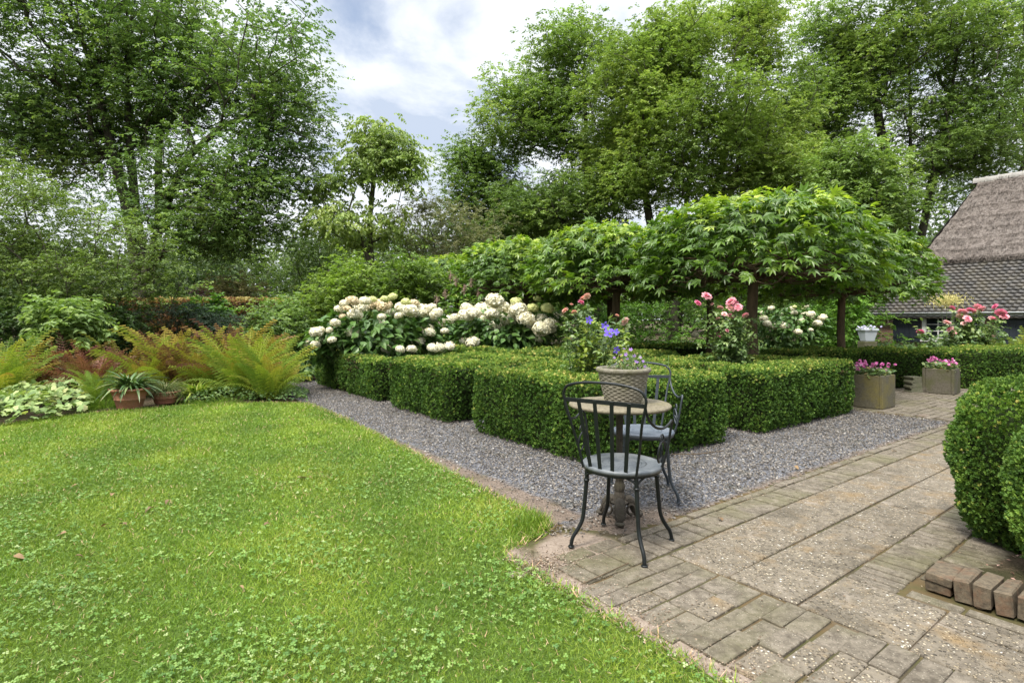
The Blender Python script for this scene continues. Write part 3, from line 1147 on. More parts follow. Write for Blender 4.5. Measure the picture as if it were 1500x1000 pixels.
far = [(4.55, 9.55), (5.6, 9.45), (6.2, 9.85), (6.75, 9.75), (7.35, 9.85), (7.55, 9.72), (8.35, 9.72), (8.45, 9.85), (11.5, 10.3), (11.4, 11.0), (8.0, 10.6), (4.6, 10.3)]
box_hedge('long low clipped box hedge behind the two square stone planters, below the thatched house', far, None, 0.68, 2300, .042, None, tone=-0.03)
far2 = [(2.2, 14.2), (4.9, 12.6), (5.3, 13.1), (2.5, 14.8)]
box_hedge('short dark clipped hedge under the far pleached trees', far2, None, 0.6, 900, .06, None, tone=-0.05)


def egg_bush(label, c, prof, dens, size, seed):
    """rounded clipped bush from a (radius, height) profile"""
    prof = np.array(prof)
    mb = MB()
    seg = np.linalg.norm(np.diff(prof, axis=0), axis=1)
    area = seg * (prof[1:, 0] + prof[:-1, 0]) * PI
    n = int(area.sum() * dens)
    i = RNG.choice(len(seg), n, p=area / area.sum())
    t = RNG.random(n)
    r = prof[i, 0] * (1 - t) + prof[i + 1, 0] * t
    z = prof[i, 1] * (1 - t) + prof[i + 1, 1] * t
    dr, dz = (prof[i + 1] - prof[i]).T
    th = RNG.random(n) * 2 * PI
    N = unit(np.stack([dz * np.cos(th), dz * np.sin(th), -dr], 1))
    P = np.stack([c[0] + r * np.cos(th), c[1] + r * np.sin(th), z], 1)
    lump = vnoise(P + seed, 4) * .6 + vnoise(P + seed, 11) * .4
    P += N * ((lump - .5) * .085 + RNG.uniform(-.04, .004, n))[:, None]
    P[:, 2] = np.maximum(P[:, 2], .004)
    X = N * RNG.uniform(.3, 1.1, (n, 1)) + rand_dirs(n) * .7 + [0, 0, .6]
    rnd = .10 + .45 * RNG.random(n) + .4 * (lump - .35)
    hi = RNG.random(n) < .04
    rnd[hi] += .4
    for k in range(3):
        s = RNG.integers(0, 3, n) == k
        add_inst(mb, SPRIG[k], P[s], X[s], rand_dirs(s.sum()), size * RNG.uniform(.7, 1.3, s.sum()), rnd[s])
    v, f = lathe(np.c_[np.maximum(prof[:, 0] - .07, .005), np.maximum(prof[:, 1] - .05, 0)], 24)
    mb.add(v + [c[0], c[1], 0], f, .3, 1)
    return tag(mb.build('box_bush', [M['box_leaf'], M['hedge_inside']], None, (c[0], c[1], 0)), label, 'bush', 'rounded box bushes at the right edge')


egg_bush('taller rounded box bush at the right edge, farther from the brick edging', (2.80, 3.0), [(.20, 0), (.26, .06), (.31, .2), (.345, .42), (.335, .6), (.29, .74), (.20, .84), (.1, .885), (0.01, .895)], 12500, .0245, 2)
egg_bush('rounded box bush cut off by the right edge, just behind the brick edging', (2.76, 2.42), [(.28, 0), (.36, .06), (.42, .2), (.455, .42), (.44, .58), (.38, .7), (.26, .78), (.12, .815), (0.01, .82)], 12500, .0245, 5)

# ------------------------------------------------------------------ trees
M['bark_dark'] = bark_mat('dark_bark', (0.022, 0.019, 0.014), (0.075, 0.064, 0.050))
M['bark_grey'] = bark_mat('grey_bark', (0.04, 0.034, 0.025), (0.13, 0.108, 0.082), 9)
M['bark_brown'] = bark_mat('brown_bark', (0.045, 0.029, 0.019), (0.145, 0.095, 0.062), 14)
M['oak'] = leaf_mat('oak_leaf', [(0, (0.046, 0.1075, 0.0264)), (.4, (0.09775, 0.1938, 0.0495)), (.8, (0.1828, 0.3069, 0.0748)), (1, (0.376, 0.4648, 0.0902))], .5, .42, .2, .35, .5)
M['ash'] = leaf_mat('light_tree_leaf', [(0, (0.082, 0.158, 0.031)), (.4, (0.156, 0.267, 0.056)), (.8, (0.253, 0.366, 0.087)), (1, (0.392, 0.432, 0.164))], .5, .42, .2, .35, .45)
M['mid'] = leaf_mat('mid_tree_leaf', [(0, (0.063, 0.130, 0.029)), (.4, (0.122, 0.224, 0.052)), (.8, (0.204, 0.325, 0.076)), (1, (0.344, 0.415, 0.124))], .5, .42, .2, .35, .45)
M['fresh'] = leaf_mat('fresh_leaf', [(0, (0.049, 0.134, 0.015)), (.4, (0.087, 0.211, 0.026)), (.8, (0.147, 0.288, 0.038)), (1, (0.230, 0.358, 0.064))], .45, .42, .2, .4, .8)
M['yellowish'] = leaf_mat('yellow_green_leaf', [(0, (0.052, 0.115, 0.014)), (.4, (0.115, 0.215, 0.026)), (.8, (0.19, 0.30, 0.045)), (1, (0.30, 0.37, 0.10))], .5, .4, .2, .35, .9)
M['olive'] = leaf_mat('olive_leaf', [(0, (0.06, 0.1171, 0.0216)), (.4, (0.12, 0.2098, 0.0408)), (.8, (0.192, 0.2867, 0.0696)), (1, (0.3, 0.3294, 0.132))], .5, .36, .2, .3, .9)
M['dark'] = leaf_mat('dark_leaf', [(0, (0.023, 0.058, 0.013)), (.5, (0.049, 0.105, 0.023)), (1, (0.102, 0.179, 0.045))], .5, .42, .25, .35, .6)
M['silver'] = leaf_mat('grey_green_leaf', [(0, (0.095, 0.127, 0.057)), (.5, (0.176, 0.218, 0.108)), (1, (0.307, 0.331, 0.197))], .55, .42, .2, .3, .7)


def skeleton(base, trunk, attr, bf=0.35, stems=()):
    """grow branches from a trunk polyline to scattered points: (points, parents)"""
    pts = [np.asarray(p, dtype=float) for p in trunk]
    par = list(range(-1, len(pts) - 1))
    plen = [0.0]
    for i in range(1, len(pts)):
        plen.append(plen[-1] + np.linalg.norm(pts[i] - pts[i - 1]))
    for at_i, ps in stems:                             # further main stems leaving the trunk
        last = at_i
        for p in ps:
            p = np.asarray(base) + np.asarray(p)
            plen.append(plen[last] + np.linalg.norm(p - pts[last]))
            pts.append(p)
            par.append(last)
            last = len(pts) - 1
    A = np.asarray(attr)
    n = len(A)
    best = np.full(n, 1e9)
    who = np.zeros(n, int)
    done = np.zeros(n, bool)
    start = max(1, len(trunk) // 3)
    for j in range(start, len(pts)):
        d = np.linalg.norm(A - pts[j], axis=1) + bf * plen[j] + (A[:, 2] < pts[j][2] - .3) * .8
        u = d < best
        best[u], who[u] = d[u], j
    for _ in range(n):
        i = np.argmin(np.where(done, 1e9, best))
        p = who[i]
        a, b = pts[p], A[i]
        L = np.linalg.norm(b - a)
        k = max(1, int(L / 0.9))
        last = p
        for s in range(1, k + 1):
            t = s / k
            q = a + (b - a) * t + np.array([0, 0, 0.10 * L * math.sin(PI * t)])
            if s < k:
                q = q + RNG.normal(size=3) * 0.05 * L / k
            pts.append(q)
            par.append(last)
            last = len(pts) - 1
            plen.append(plen[par[-1]] + L / k)
            d = np.linalg.norm(A - q, axis=1) + bf * plen[-1]
            u = (d < best) & ~done
            best[u], who[u] = d[u], last
        done[i] = True
    return np.array(pts), np.array(par)


def branch_mesh(mb, pts, par, r0, tip=0.010, expo=2.3, sides=6, minr=0.0):
    n = len(pts)
    acc = np.zeros(n)
    kids = np.zeros(n, int)
    for i in range(n - 1, 0, -1):
        if kids[i] == 0:
            acc[i] = tip ** expo
        acc[par[i]] += acc[i]
        kids[par[i]] += 1
    r = acc ** (1 / expo)
    k = r0 / r[0]
    r = np.where(r > tip * 1.01, r * (k if k < 1 else 1 + (k - 1) * np.clip((r / r[0]), 0, 1)), r)
    V_, Fq, off = [], [], 0
    for i in range(1, n):
        p = par[i]
        if r[i] < minr:
            continue
        ra = min(r[p], r[i] * 1.35)
        L = np.linalg.norm(pts[i] - pts[p])
        if L < 1e-4:
            continue
        v, f = tube(np.array([pts[p], pts[i]]), [ra, r[i]], sides if r[i] > .03 else 4, False)
        V_.append(v)
        Fq.append(f + off)
        off += len(v)
    mb.add(np.concatenate(V_), np.concatenate(Fq), .5, 0, True)


def crown_points(ells, n_per):
    """attractors in a union of ellipsoids, lumpy: list of (centre, radii, count)"""
    out = []
    for c, r, n in ells:
        d = rand_dirs(n) * (RNG.random((n, 1)) ** (1 / 2.2))
        out.append(np.asarray(c) + d * np.asarray(r))
    A = np.concatenate(out)
    k = vnoise(A + 3.3, 0.45)
    return A[k > 0.36]


def leaf_clusters(mb, A, n, sig, size, tmpl=LEAF, droop=0.25, flat=.55, tone=0.0, up=0.9, wid=1.0):
    """twigs round each point, leaves in two ranks along every twig"""
    per = 12
    tw = max(1, int(round(n / per)))
    C = np.repeat(A, tw, 0)
    ct = np.repeat(RNG.random(len(A)), tw)
    k = len(C)
    off = np.clip(RNG.normal(size=(k, 3)), -1.7, 1.7) * sig * [1, 1, flat]
    D = unit(off * [1, 1, .5] / sig + rand_dirs(k) * .8 - np.array([0, 0, droop * .6]))
    L = size * RNG.uniform(1.6, 3.0, k)
    S_ = unit(np.cross(D, np.array([0, 0, 1.0]) + rand_dirs(k) * .35))
    t2 = RNG.random(k)
    pi = np.repeat(np.arange(k), per)
    j = np.tile(np.arange(per), k)
    m = len(pi)
    t = (j + RNG.random(m)) / per
    side = np.where(j % 2 == 0, 1.0, -1.0)[:, None]
    P = C[pi] + off[pi] + D[pi] * (L[pi] * t)[:, None] + rand_dirs(m) * size * .25
    P[:, 2] -= droop * .3 * L[pi] * t * t
    X = D[pi] * .5 + S_[pi] * side * .9 + rand_dirs(m) * .35 - np.array([0, 0, droop])
    N = np.array([0, 0, up]) + rand_dirs(m) * .6
    big = vnoise(C + 4.4, .55)
    rnd = .16 + .38 * RNG.random(m) + .34 * (ct[pi] - .45) + .18 * (t2[pi] - .5) + .55 * (big[pi] - .5) + tone
    s = size * RNG.uniform(.65, 1.2, m)
    P[:, 2] = np.maximum(P[:, 2], .01)
    add_inst(mb, tmpl, P, X, N, s, np.clip(rnd, 0, 1), 0, s * wid)


def make_tree(name, label, cat, base, trunk, r0, ells, leaf, bark, nleaf, sig, lsize, group=None, tmpl=LEAF, tip=.010, bf=.35, droop=.25, minr=0.0, tone=0.0, flat=.55, stems=()):
    base = np.asarray(base, dtype=float)
    A = crown_points([(c, r, int(n * 3.0)) for c, r, n in ells], None)
    trunk = [base + np.asarray(t) for t in trunk]
    pts, par = skeleton(base, trunk, A, bf, stems)
    root = empty(name, base, label, cat, group)
    mb = MB()
    branch_mesh(mb, pts, par, r0, tip, minr=minr)
    # flare at the foot
    v, f = lathe([(r0 * 1.7, -.05), (r0 * 1.25, .12), (r0 * 1.03, .4)], 12)
    mb.add(v + base, f, .5, 0, True)
    mb.build('trunk', bark, root, base)
    mb = MB()
    leaf_clusters(mb, A, nleaf, sig, lsize, tmpl, droop, flat, tone)
    # some leaves along thinner branches
    mid = pts[len(trunk):]
    mid = mid[RNG.random(len(mid)) < .35]
    leaf_clusters(mb, mid, max(4, nleaf // 4), sig * .6, lsize, tmpl, droop, flat, tone)
    mb.build('crown', leaf, root, base)
    return root


def E(px, py, y, rx, ry, n, dy=1.0):
    """ellipsoid of attractors round a place; radii in photo pixels at that distance"""
    k = y / F
    return (at(px, py, y), (rx * k, rx * k * dy, ry * k), n)


# old oak, left
b = at(208, 468, 20) * [1, 1, 0]
make_tree('oak_tree', 'big dark green oak on the left with several steep dark stems, behind the brown hedge', 'tree', b,
          [(0, 0, 0), (0.05, 0, 1.0), (.0, 0, 2.2), (.05, .1, 3.2), (-.2, 0, 5.0), (-.4, 0, 7.0), (-.55, 0, 9.4), (-.5, 0, 12.0)], .36,
          [E(150, 40, 20, 200, 150, 200, .8), E(330, 90, 19.5, 150, 120, 130, .8), E(395, 195, 19.5, 85, 110, 75), E(300, 270, 18.5, 130, 80, 85, .8),
           E(60, 190, 20, 130, 110, 110, .8), E(200, 180, 21, 130, 120, 90, .8), E(330, 335, 19, 110, 40, 50), E(30, 20, 20, 160, 130, 80, .8)],
          M['oak'], M['bark_dark'], 105, .38, .118, tip=.012, bf=.28, stems=[(1, [(-0.1, -0.1, 2.9), (-0.44, -0.2, 5.37), (-0.81, -0.3, 7.1), (-1.43, -0.4, 9.81), (-2.17, -0.5, 12.28)]), (1, [(0.3, 0.1, 2.9), (0.4, 0.3, 4.87), (0.35, 0.4, 7.34), (0.44, 0.4, 10.06), (0.67, 0.4, 12.78)]), (1, [(0.42, -0.3, 3.02), (1.33, -0.8, 5.12), (2.27, -1.1, 6.73), (3.51, -1.3, 7.71), (4.62, -1.4, 8.13)])])
# centre group
b = at(875, 468, 25) * [1, 1, 0]
make_tree('broadleaf_tree', 'tall yellow green tree at the left of the centre group against the sky', 'tree', b,
          [(0, 0, 0), (0, 0, 1.8), (-.1, 0, 3.5), (-.3, 0, 6), (-.5, 0, 9), (-.6, 0, 12)], .34,
          [E(835, 95, 25, 70, 70, 60), E(770, 170, 25, 80, 75, 75), E(730, 265, 24.5, 80, 60, 70), E(850, 220, 25.5, 80, 110, 80), E(690, 235, 25, 35, 35, 18), E(800, 310, 24, 120, 50, 90), E(700, 320, 24, 60, 40, 40)],
          M['mid'], M['bark_dark'], 165, .38, .124)
b = at(985, 468, 22) * [1, 1, 0]
make_tree('broadleaf_tree', 'widest pale green tree of the centre group, rising above the nearest umbrella tree', 'tree', b,
          [(0, 0, 0), (0.1, 0, 1.6), (.2, 0, 3.2), (.5, 0, 5.5), (.9, 0, 8), (1.2, 0, 10.5)], .30,
          [E(1030, 75, 22, 110, 80, 120, .9), E(1110, 150, 22, 85, 90, 85), E(930, 130, 22, 80, 90, 90), E(1020, 180, 21, 120, 80, 100), E(905, 235, 21.5, 60, 60, 45), E(1150, 235, 22, 60, 40, 30), E(1085, 20, 22, 60, 40, 35), E(960, 260, 21.5, 100, 45, 55), E(1110, 260, 21.5, 90, 45, 55)],
          M['ash'], M['bark_dark'], 175, .36, .112, tip=.010, stems=[(1, [(-0.62, 0.1, 3.61), (-0.95, 0.2, 5.78), (-1.28, 0.3, 7.96), (-1.63, 0.3, 10.4)]), (1, [(0.73, -0.2, 3.88), (1.49, -0.4, 6.05), (2.09, -0.5, 8.23), (2.44, -0.5, 10.94)]), (1, [(1.36, 0.2, 3.47), (2.72, 0.4, 5.51), (3.8, 0.4, 7.14)])])
# right group
b = at(1325, 468, 26) * [1, 1, 0]
make_tree('broadleaf_tree', 'tall airy tree behind the thatched house with many steep dark stems', 'tree', b,
          [(0, 0, 0), (0, 0, 1.6), (.05, 0, 3.2), (.25, 0, 6), (.4, 0, 9), (.5, 0, 12)], .36,
          [E(1300, 40, 26, 110, 100, 100), E(1400, 90, 26, 110, 110, 110), E(1250, 130, 26, 70, 80, 50), E(1360, 190, 25.5, 100, 70, 55), E(1230, 55, 26, 60, 60, 35), E(1430, 230, 26, 80, 60, 45), E(1190, 150, 26, 60, 70, 45), E(1330, 270, 25.5, 90, 50, 45), E(1220, 240, 26, 60, 60, 40)],
          M['mid'], M['bark_dark'], 160, .41, .124, tip=.012, bf=.25, stems=[(1, [(-0.22, 0.1, 4.37), (-0.55, 0.2, 7.58), (-1.12, 0.3, 11.43), (-1.77, 0.3, 14.96)]), (1, [(0.64, -0.1, 4.69), (1.19, -0.2, 7.9), (1.93, -0.3, 11.43), (2.41, -0.3, 14.96)]), (1, [(0.32, 0.3, 4.04), (0.55, 0.4, 7.25), (0.64, 0.5, 11.43), (0.48, 0.5, 15.6)]), (1, [(1.12, 0, 3.88), (2.73, 0, 5.65), (4.01, 0, 7.58)])])
b = at(1500, 468, 31) * [1, 1, 0]
make_tree('broadleaf_tree', 'dark tree at the right edge behind the house ridge', 'tree', b,
          [(0, 0, 0), (0, 0, 2), (0, 0, 5), (.3, 0, 9)], .3,
          [E(1500, 110, 31, 90, 130, 110), E(1460, 200, 30, 70, 80, 60), E(1420, 285, 30, 55, 45, 30)], M['oak'], M['bark_dark'], 85, .5, .14)
# young walnut in the gap
b = at(545, 468, 20) * [1, 1, 0]
make_tree('walnut_tree', 'slender young tree with an open pointed crown standing in the gap of sky', 'tree', b,
          [(0, 0, 0), (0.05, 0, 1.5), (.0, 0, 3), (-.1, 0, 4.6), (.05, 0, 6.2), (.0, 0, 7.6)], .13,
          [E(555, 205, 20, 34, 34, 16), E(545, 255, 20, 60, 40, 34), E(595, 235, 20, 28, 20, 9), E(500, 285, 20, 50, 30, 18), E(592, 290, 20, 42, 28, 16), E(540, 330, 20, 90, 34, 30)],
          M['ash'], M['bark_grey'], 80, .30, .15, tip=.008, tmpl=NARROW if False else LEAF, droop=.7)
b = at(1252, 468, 18) * [1, 1, 0]
make_tree('small_tree', 'fresh green small tree with layered foliage right behind the umbrella tree dome', 'tree', b,
          [(0, 0, 0), (0, 0, 1.5), (0, 0, 3), (.1, 0, 4.5), (.1, 0, 5.6)], .12,
          [E(1250, 245, 18, 55, 40, 40), E(1230, 310, 18, 75, 50, 55), E(1290, 295, 18, 45, 40, 25)], M['mid'], M['bark_grey'], 85, .30, .13, tip=.008)


def make_shrub(name, label, base, ells, leaf, nleaf, sig, lsize, group=None, tmpl=LEAF, droop=.15, tone=0.0, stems=5, cat='shrub', flat=.7, bark=None, tip=.006, wid=1.0, cull=.30, skirt=.6):
    base = np.asarray(base, dtype=float)
    out = []
    for c, r, n in ells:
        d = rand_dirs(n) * (RNG.random((n, 1)) ** (1 / 2.6))
        out.append(np.asarray(c) + d * np.asarray(r))
    A = np.concatenate(out)
    if skirt:                                          # foliage down to the ground
        B = A[RNG.random(len(A)) < skirt].copy()
        B[:, :2] = A.mean(0)[:2] + (B[:, :2] - A.mean(0)[:2]) * RNG.uniform(.6, 1.02, (len(B), 1))
        B[:, 2] *= RNG.random(len(B)) * .9
        A = np.concatenate([A, B])
    A = A[(A[:, 2] > .08)]
    A = A[vnoise(A + 1.7, 1.1) > cull]
    root = empty(name, base, label, cat, group)
    mb = MB()
    cen = A.mean(0)
    pts, par = skeleton(base, [base, base + (cen - base) * .15 + [0, 0, .1], base + (cen - base) * .3 + [0, 0, .2]], A, .5)
    branch_mesh(mb, pts, par, .05, tip, sides=5)
    mb.build('stems', bark or M['bark_grey'], root, base)
    mb = MB()
    leaf_clusters(mb, A, nleaf, sig, lsize, tmpl, droop, flat, tone, wid=wid)
    o = mb.mesh('foliage', leaf, base)
    k = bpy.data.objects.new('foliage', o)
    COL.objects.link(k)
    k.parent = root
    return root


# arching shrub at the left edge
b = at(60, 468, 10.5) * [1, 1, 0]
make_shrub('arching_shrub', 'large yellow green arching shrub at the left edge, in front of the oak', b,
           [E(40, 330, 10.5, 120, 70, 130, .7), E(150, 370, 10.5, 100, 65, 110, .7), E(-40, 320, 10.5, 110, 100, 90, .7), E(225, 410, 10.8, 50, 38, 40), E(60, 420, 10.6, 150, 50, 90, .6), E(30, 275, 10.5, 55, 32, 28)],
           M['olive'], 95, .20, .062, droop=.2, flat=.5, tip=.005)
b = at(545, 468, 13.5) * [1, 1, 0]
make_shrub('rounded_shrub', 'bright yellow green rounded shrub behind the large white hydrangea', b,
           [E(545, 440, 13.5, 105, 50, 170, .6), E(600, 405, 13.2, 60, 34, 60, .6), E(450, 470, 13, 45, 40, 55, .6), E(520, 405, 13.6, 60, 28, 40, .6)],
           M['yellowish'], 90, .19, .085, flat=.6, cull=.2)
b = at(655, 468, 21) * [1, 1, 0]
make_shrub('willow_shrub', 'soft grey green willow like shrub in the distance right of the slender young tree', b,
           [E(660, 345, 21, 85, 60, 120, .8), E(610, 320, 21.5, 50, 45, 40), E(700, 380, 21, 60, 40, 40)], M['silver'], 90, .30, .11, tmpl=NARROW, wid=1.6, flat=.6)
b = at(345, 468, 19) * [1, 1, 0]
make_shrub('pale_shrub', 'pale cream green rounded shrub showing above the brown clipped hedge', b,
           [E(345, 425, 19, 33, 24, 50)], leaf_mat('pale_leaf', [(0, (.13, .16, .05)), (.5, (.24, .26, .10)), (1, (.38, .38, .2))], .5, .25, .2), 90, .22, .10)
b = at(298, 468, 21) * [1, 1, 0]
make_shrub('purple_shrub', 'small dark purple leaved shrub behind the brown clipped hedge', b,
           [E(300, 428, 21, 14, 10, 14)], leaf_mat('purple_leaf', [(0, (.05, .02, .03)), (1, (.16, .07, .08))], .5, .2, .2), 80, .18, .10)
for px, py, y, rx, ry, n, mt, lb in (
        (400, 400, 27, 80, 60, 90, 'mid', 'mid green shrub mass below the oak, right of the pale cream shrub'),
        (250, 400, 25, 90, 55, 90, 'dark', 'dark shrub in the shade below the oak crown'),
        (470, 350, 24, 60, 60, 80, 'mid', 'green shrub between the oak and the slender young tree'),
        (760, 370, 26, 90, 60, 90, 'mid', 'tall green shrub behind the row of umbrella trees, left of their middle'),
        (560, 385, 23, 70, 45, 70, 'mid', 'green shrub at the foot of the slender young tree'),
        (900, 440, 19.5, 120, 45, 150, 'fresh', 'leafy green shrub seen under the umbrella trees between the trunks'),
        (1080, 425, 21, 120, 50, 130, 'fresh', 'green shrub behind the pink roses under the umbrella trees'),
        (760, 450, 21, 90, 50, 100, 'mid', 'shrub in deep shade under the far umbrella trees'),
        (1180, 400, 20, 70, 40, 70, 'mid', 'green shrub with the second small hydrangea in front of it'),
        (1100, 330, 29, 110, 60, 90, 'dark', 'dark shrub at the foot of the centre trees'),
        (90, 330, 26, 120, 90, 120, 'dark', 'dark undergrowth behind the arching shrub'),
        (1280, 380, 30, 100, 60, 80, 'dark', 'dark undergrowth left of the thatched roof')):
    make_shrub('garden_shrub', lb, at(px, 468, y) * [1, 1, 0], [E(px, py, y, rx, ry, n, .8), E(px, py + ry, y, rx * .9, ry, n // 2, .7)], M[mt], 75, .012 * y, .0052 * y)
# climber at the corner of the house
b = at(1268, 468, 16.5) * [1, 1, 0]
make_shrub('climbing_shrub', 'dense fresh green climber hiding the left corner of the tiled roof', b,
           [E(1245, 440, 16.5, 30, 48, 60, .7), E(1222, 470, 16, 30, 38, 40), E(1296, 412, 17.2, 30, 24, 26), E(1205, 430, 17, 40, 45, 50)], M['fresh'], 85, .2, .095)
# the brown clipped hedge and what grows before it
M['beech'] = leaf_mat('scorched_hedge_leaf', [(0, (0.072, 0.065, 0.023)), (.25, (0.111, 0.078, 0.033)), (.5, (0.195, 0.111, 0.052)), (.75, (0.195, 0.221, 0.046)), (1, (0.364, 0.351, 0.117))], .55, .25, .25, .3, .7)
bh = [at(120, 468, 14.0)[:2], at(430, 468, 13.6)[:2], at(428, 468, 14.5)[:2], at(120, 468, 15.0)[:2]]
bh = [p for p in bh]
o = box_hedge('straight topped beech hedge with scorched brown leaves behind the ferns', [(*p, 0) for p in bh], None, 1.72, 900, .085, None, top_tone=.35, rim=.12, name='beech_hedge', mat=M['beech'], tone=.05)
b = at(255, 468, 11.3) * [1, 1, 0]
make_shrub('spreading_conifer', 'low dark blue green spreading conifer in front of the brown hedge', b,
           [E(255, 462, 11.3, 75, 17, 110, .45), E(190, 475, 11, 45, 20, 50, .5), E(320, 475, 11.3, 50, 16, 50, .5)],
           leaf_mat('conifer', [(0, (.020, .045, .022)), (.6, (.048, .092, .044)), (1, (.09, .15, .08))], .6, .1, .25), 110, .12, .06, tmpl=NARROW, wid=.9, flat=.4)
b = at(100, 468, 9.2) * [1, 1, 0]
make_shrub('upright_shrub', 'lush dark green upright shrub with pointed leaves at the left, behind the red brown ferns', b,
           [E(102, 475, 9.2, 30, 30, 34, .8), E(118, 462, 9.2, 16, 26, 14), E(88, 458, 9.2, 14, 22, 12)], M['mid'], 42, .13, .12, tmpl=LEAF6, wid=.75, droop=.35, cull=.1)
b = at(30, 468, 9.9) * [1, 1, 0]
make_shrub('dark_shrub', 'dark leafy shrub in the bottom left corner of the border', b, [E(20, 470, 9.9, 60, 45, 90, .7), E(-60, 470, 9.9, 60, 60, 60, .7), E(160, 475, 10.3, 45, 40, 60, .7)], M['dark'], 80, .16, .075)
b = at(290, 468, 11.5) * [1, 1, 0]
make_shrub('leafy_perennial', 'light green leafy plant before the brown hedge, above the ferns', at(305, 468, 11.8) * [1, 1, 0], [E(310, 455, 11.8, 28, 16, 26, .5)], M['fresh'], 50, .12, .11, tmpl=LEAF6, cull=.05)
make_shrub('leafy_shrub', 'mid green shrub right of the brown hedge and left of the white hydrangea', at(425, 468, 11.8) * [1, 1, 0], [E(420, 470, 11.8, 40, 45, 60, .7), E(395, 485, 11.2, 35, 28, 40, .6)], M['mid'], 75, .15, .085)


# far wood closing the horizon
def far_wood():
    mb = MB()
    for i in range(230):
        px = RNG.uniform(-350, 1900)
        y = RNG.uniform(42, 62)
        top = 385 - 60 * vnoise(np.array([[px * .006, 0, 0]]), 1.0)[0] - RNG.uniform(0, 30)
        if 380 < px < 700:
            top += 12
        c = at(px, top, y)
        n = 800
        h = c[2]
        d = rand_dirs(n) * (RNG.random((n, 1)) ** .4) * [3.2, 3.2, h * .5]
        P = np.array([c[0], y, h * .52]) + d
        P[:, 2] = np.maximum(P[:, 2], .1)
        add_inst(mb, LEAF, P, rand_dirs(n), rand_dirs(n) + [0, 0, .9], RNG.uniform(.32, .62, n), .15 + .5 * RNG.random(n) + .3 * (RNG.random() - .4))
    tag(mb.build('far_wood', leaf_mat('far_wood_leaf', [(0, (.03, .06, .02)), (.5, (.055, .10, .03)), (1, (.11, .16, .05))], .6, .3, .2, .2, .15)), 'far green wood closing the horizon behind the garden', 'wood', kind='stuff')


far_wood()

# ------------------------------------------------------------------ pleached umbrella trees
M['maple'] = leaf_mat('lobed_leaf', [(0, (0.03432, 0.0874, 0.0099)), (.4, (0.06864, 0.1594, 0.0165)), (.75, (0.143, 0.2519, 0.0231)), (.92, (0.2059, 0.3496, 0.033)), (1, (0.2974, 0.4318, 0.0495))], .38, .40, .15, .5, .9)
M['leafy_core'] = M['hedge_inside']


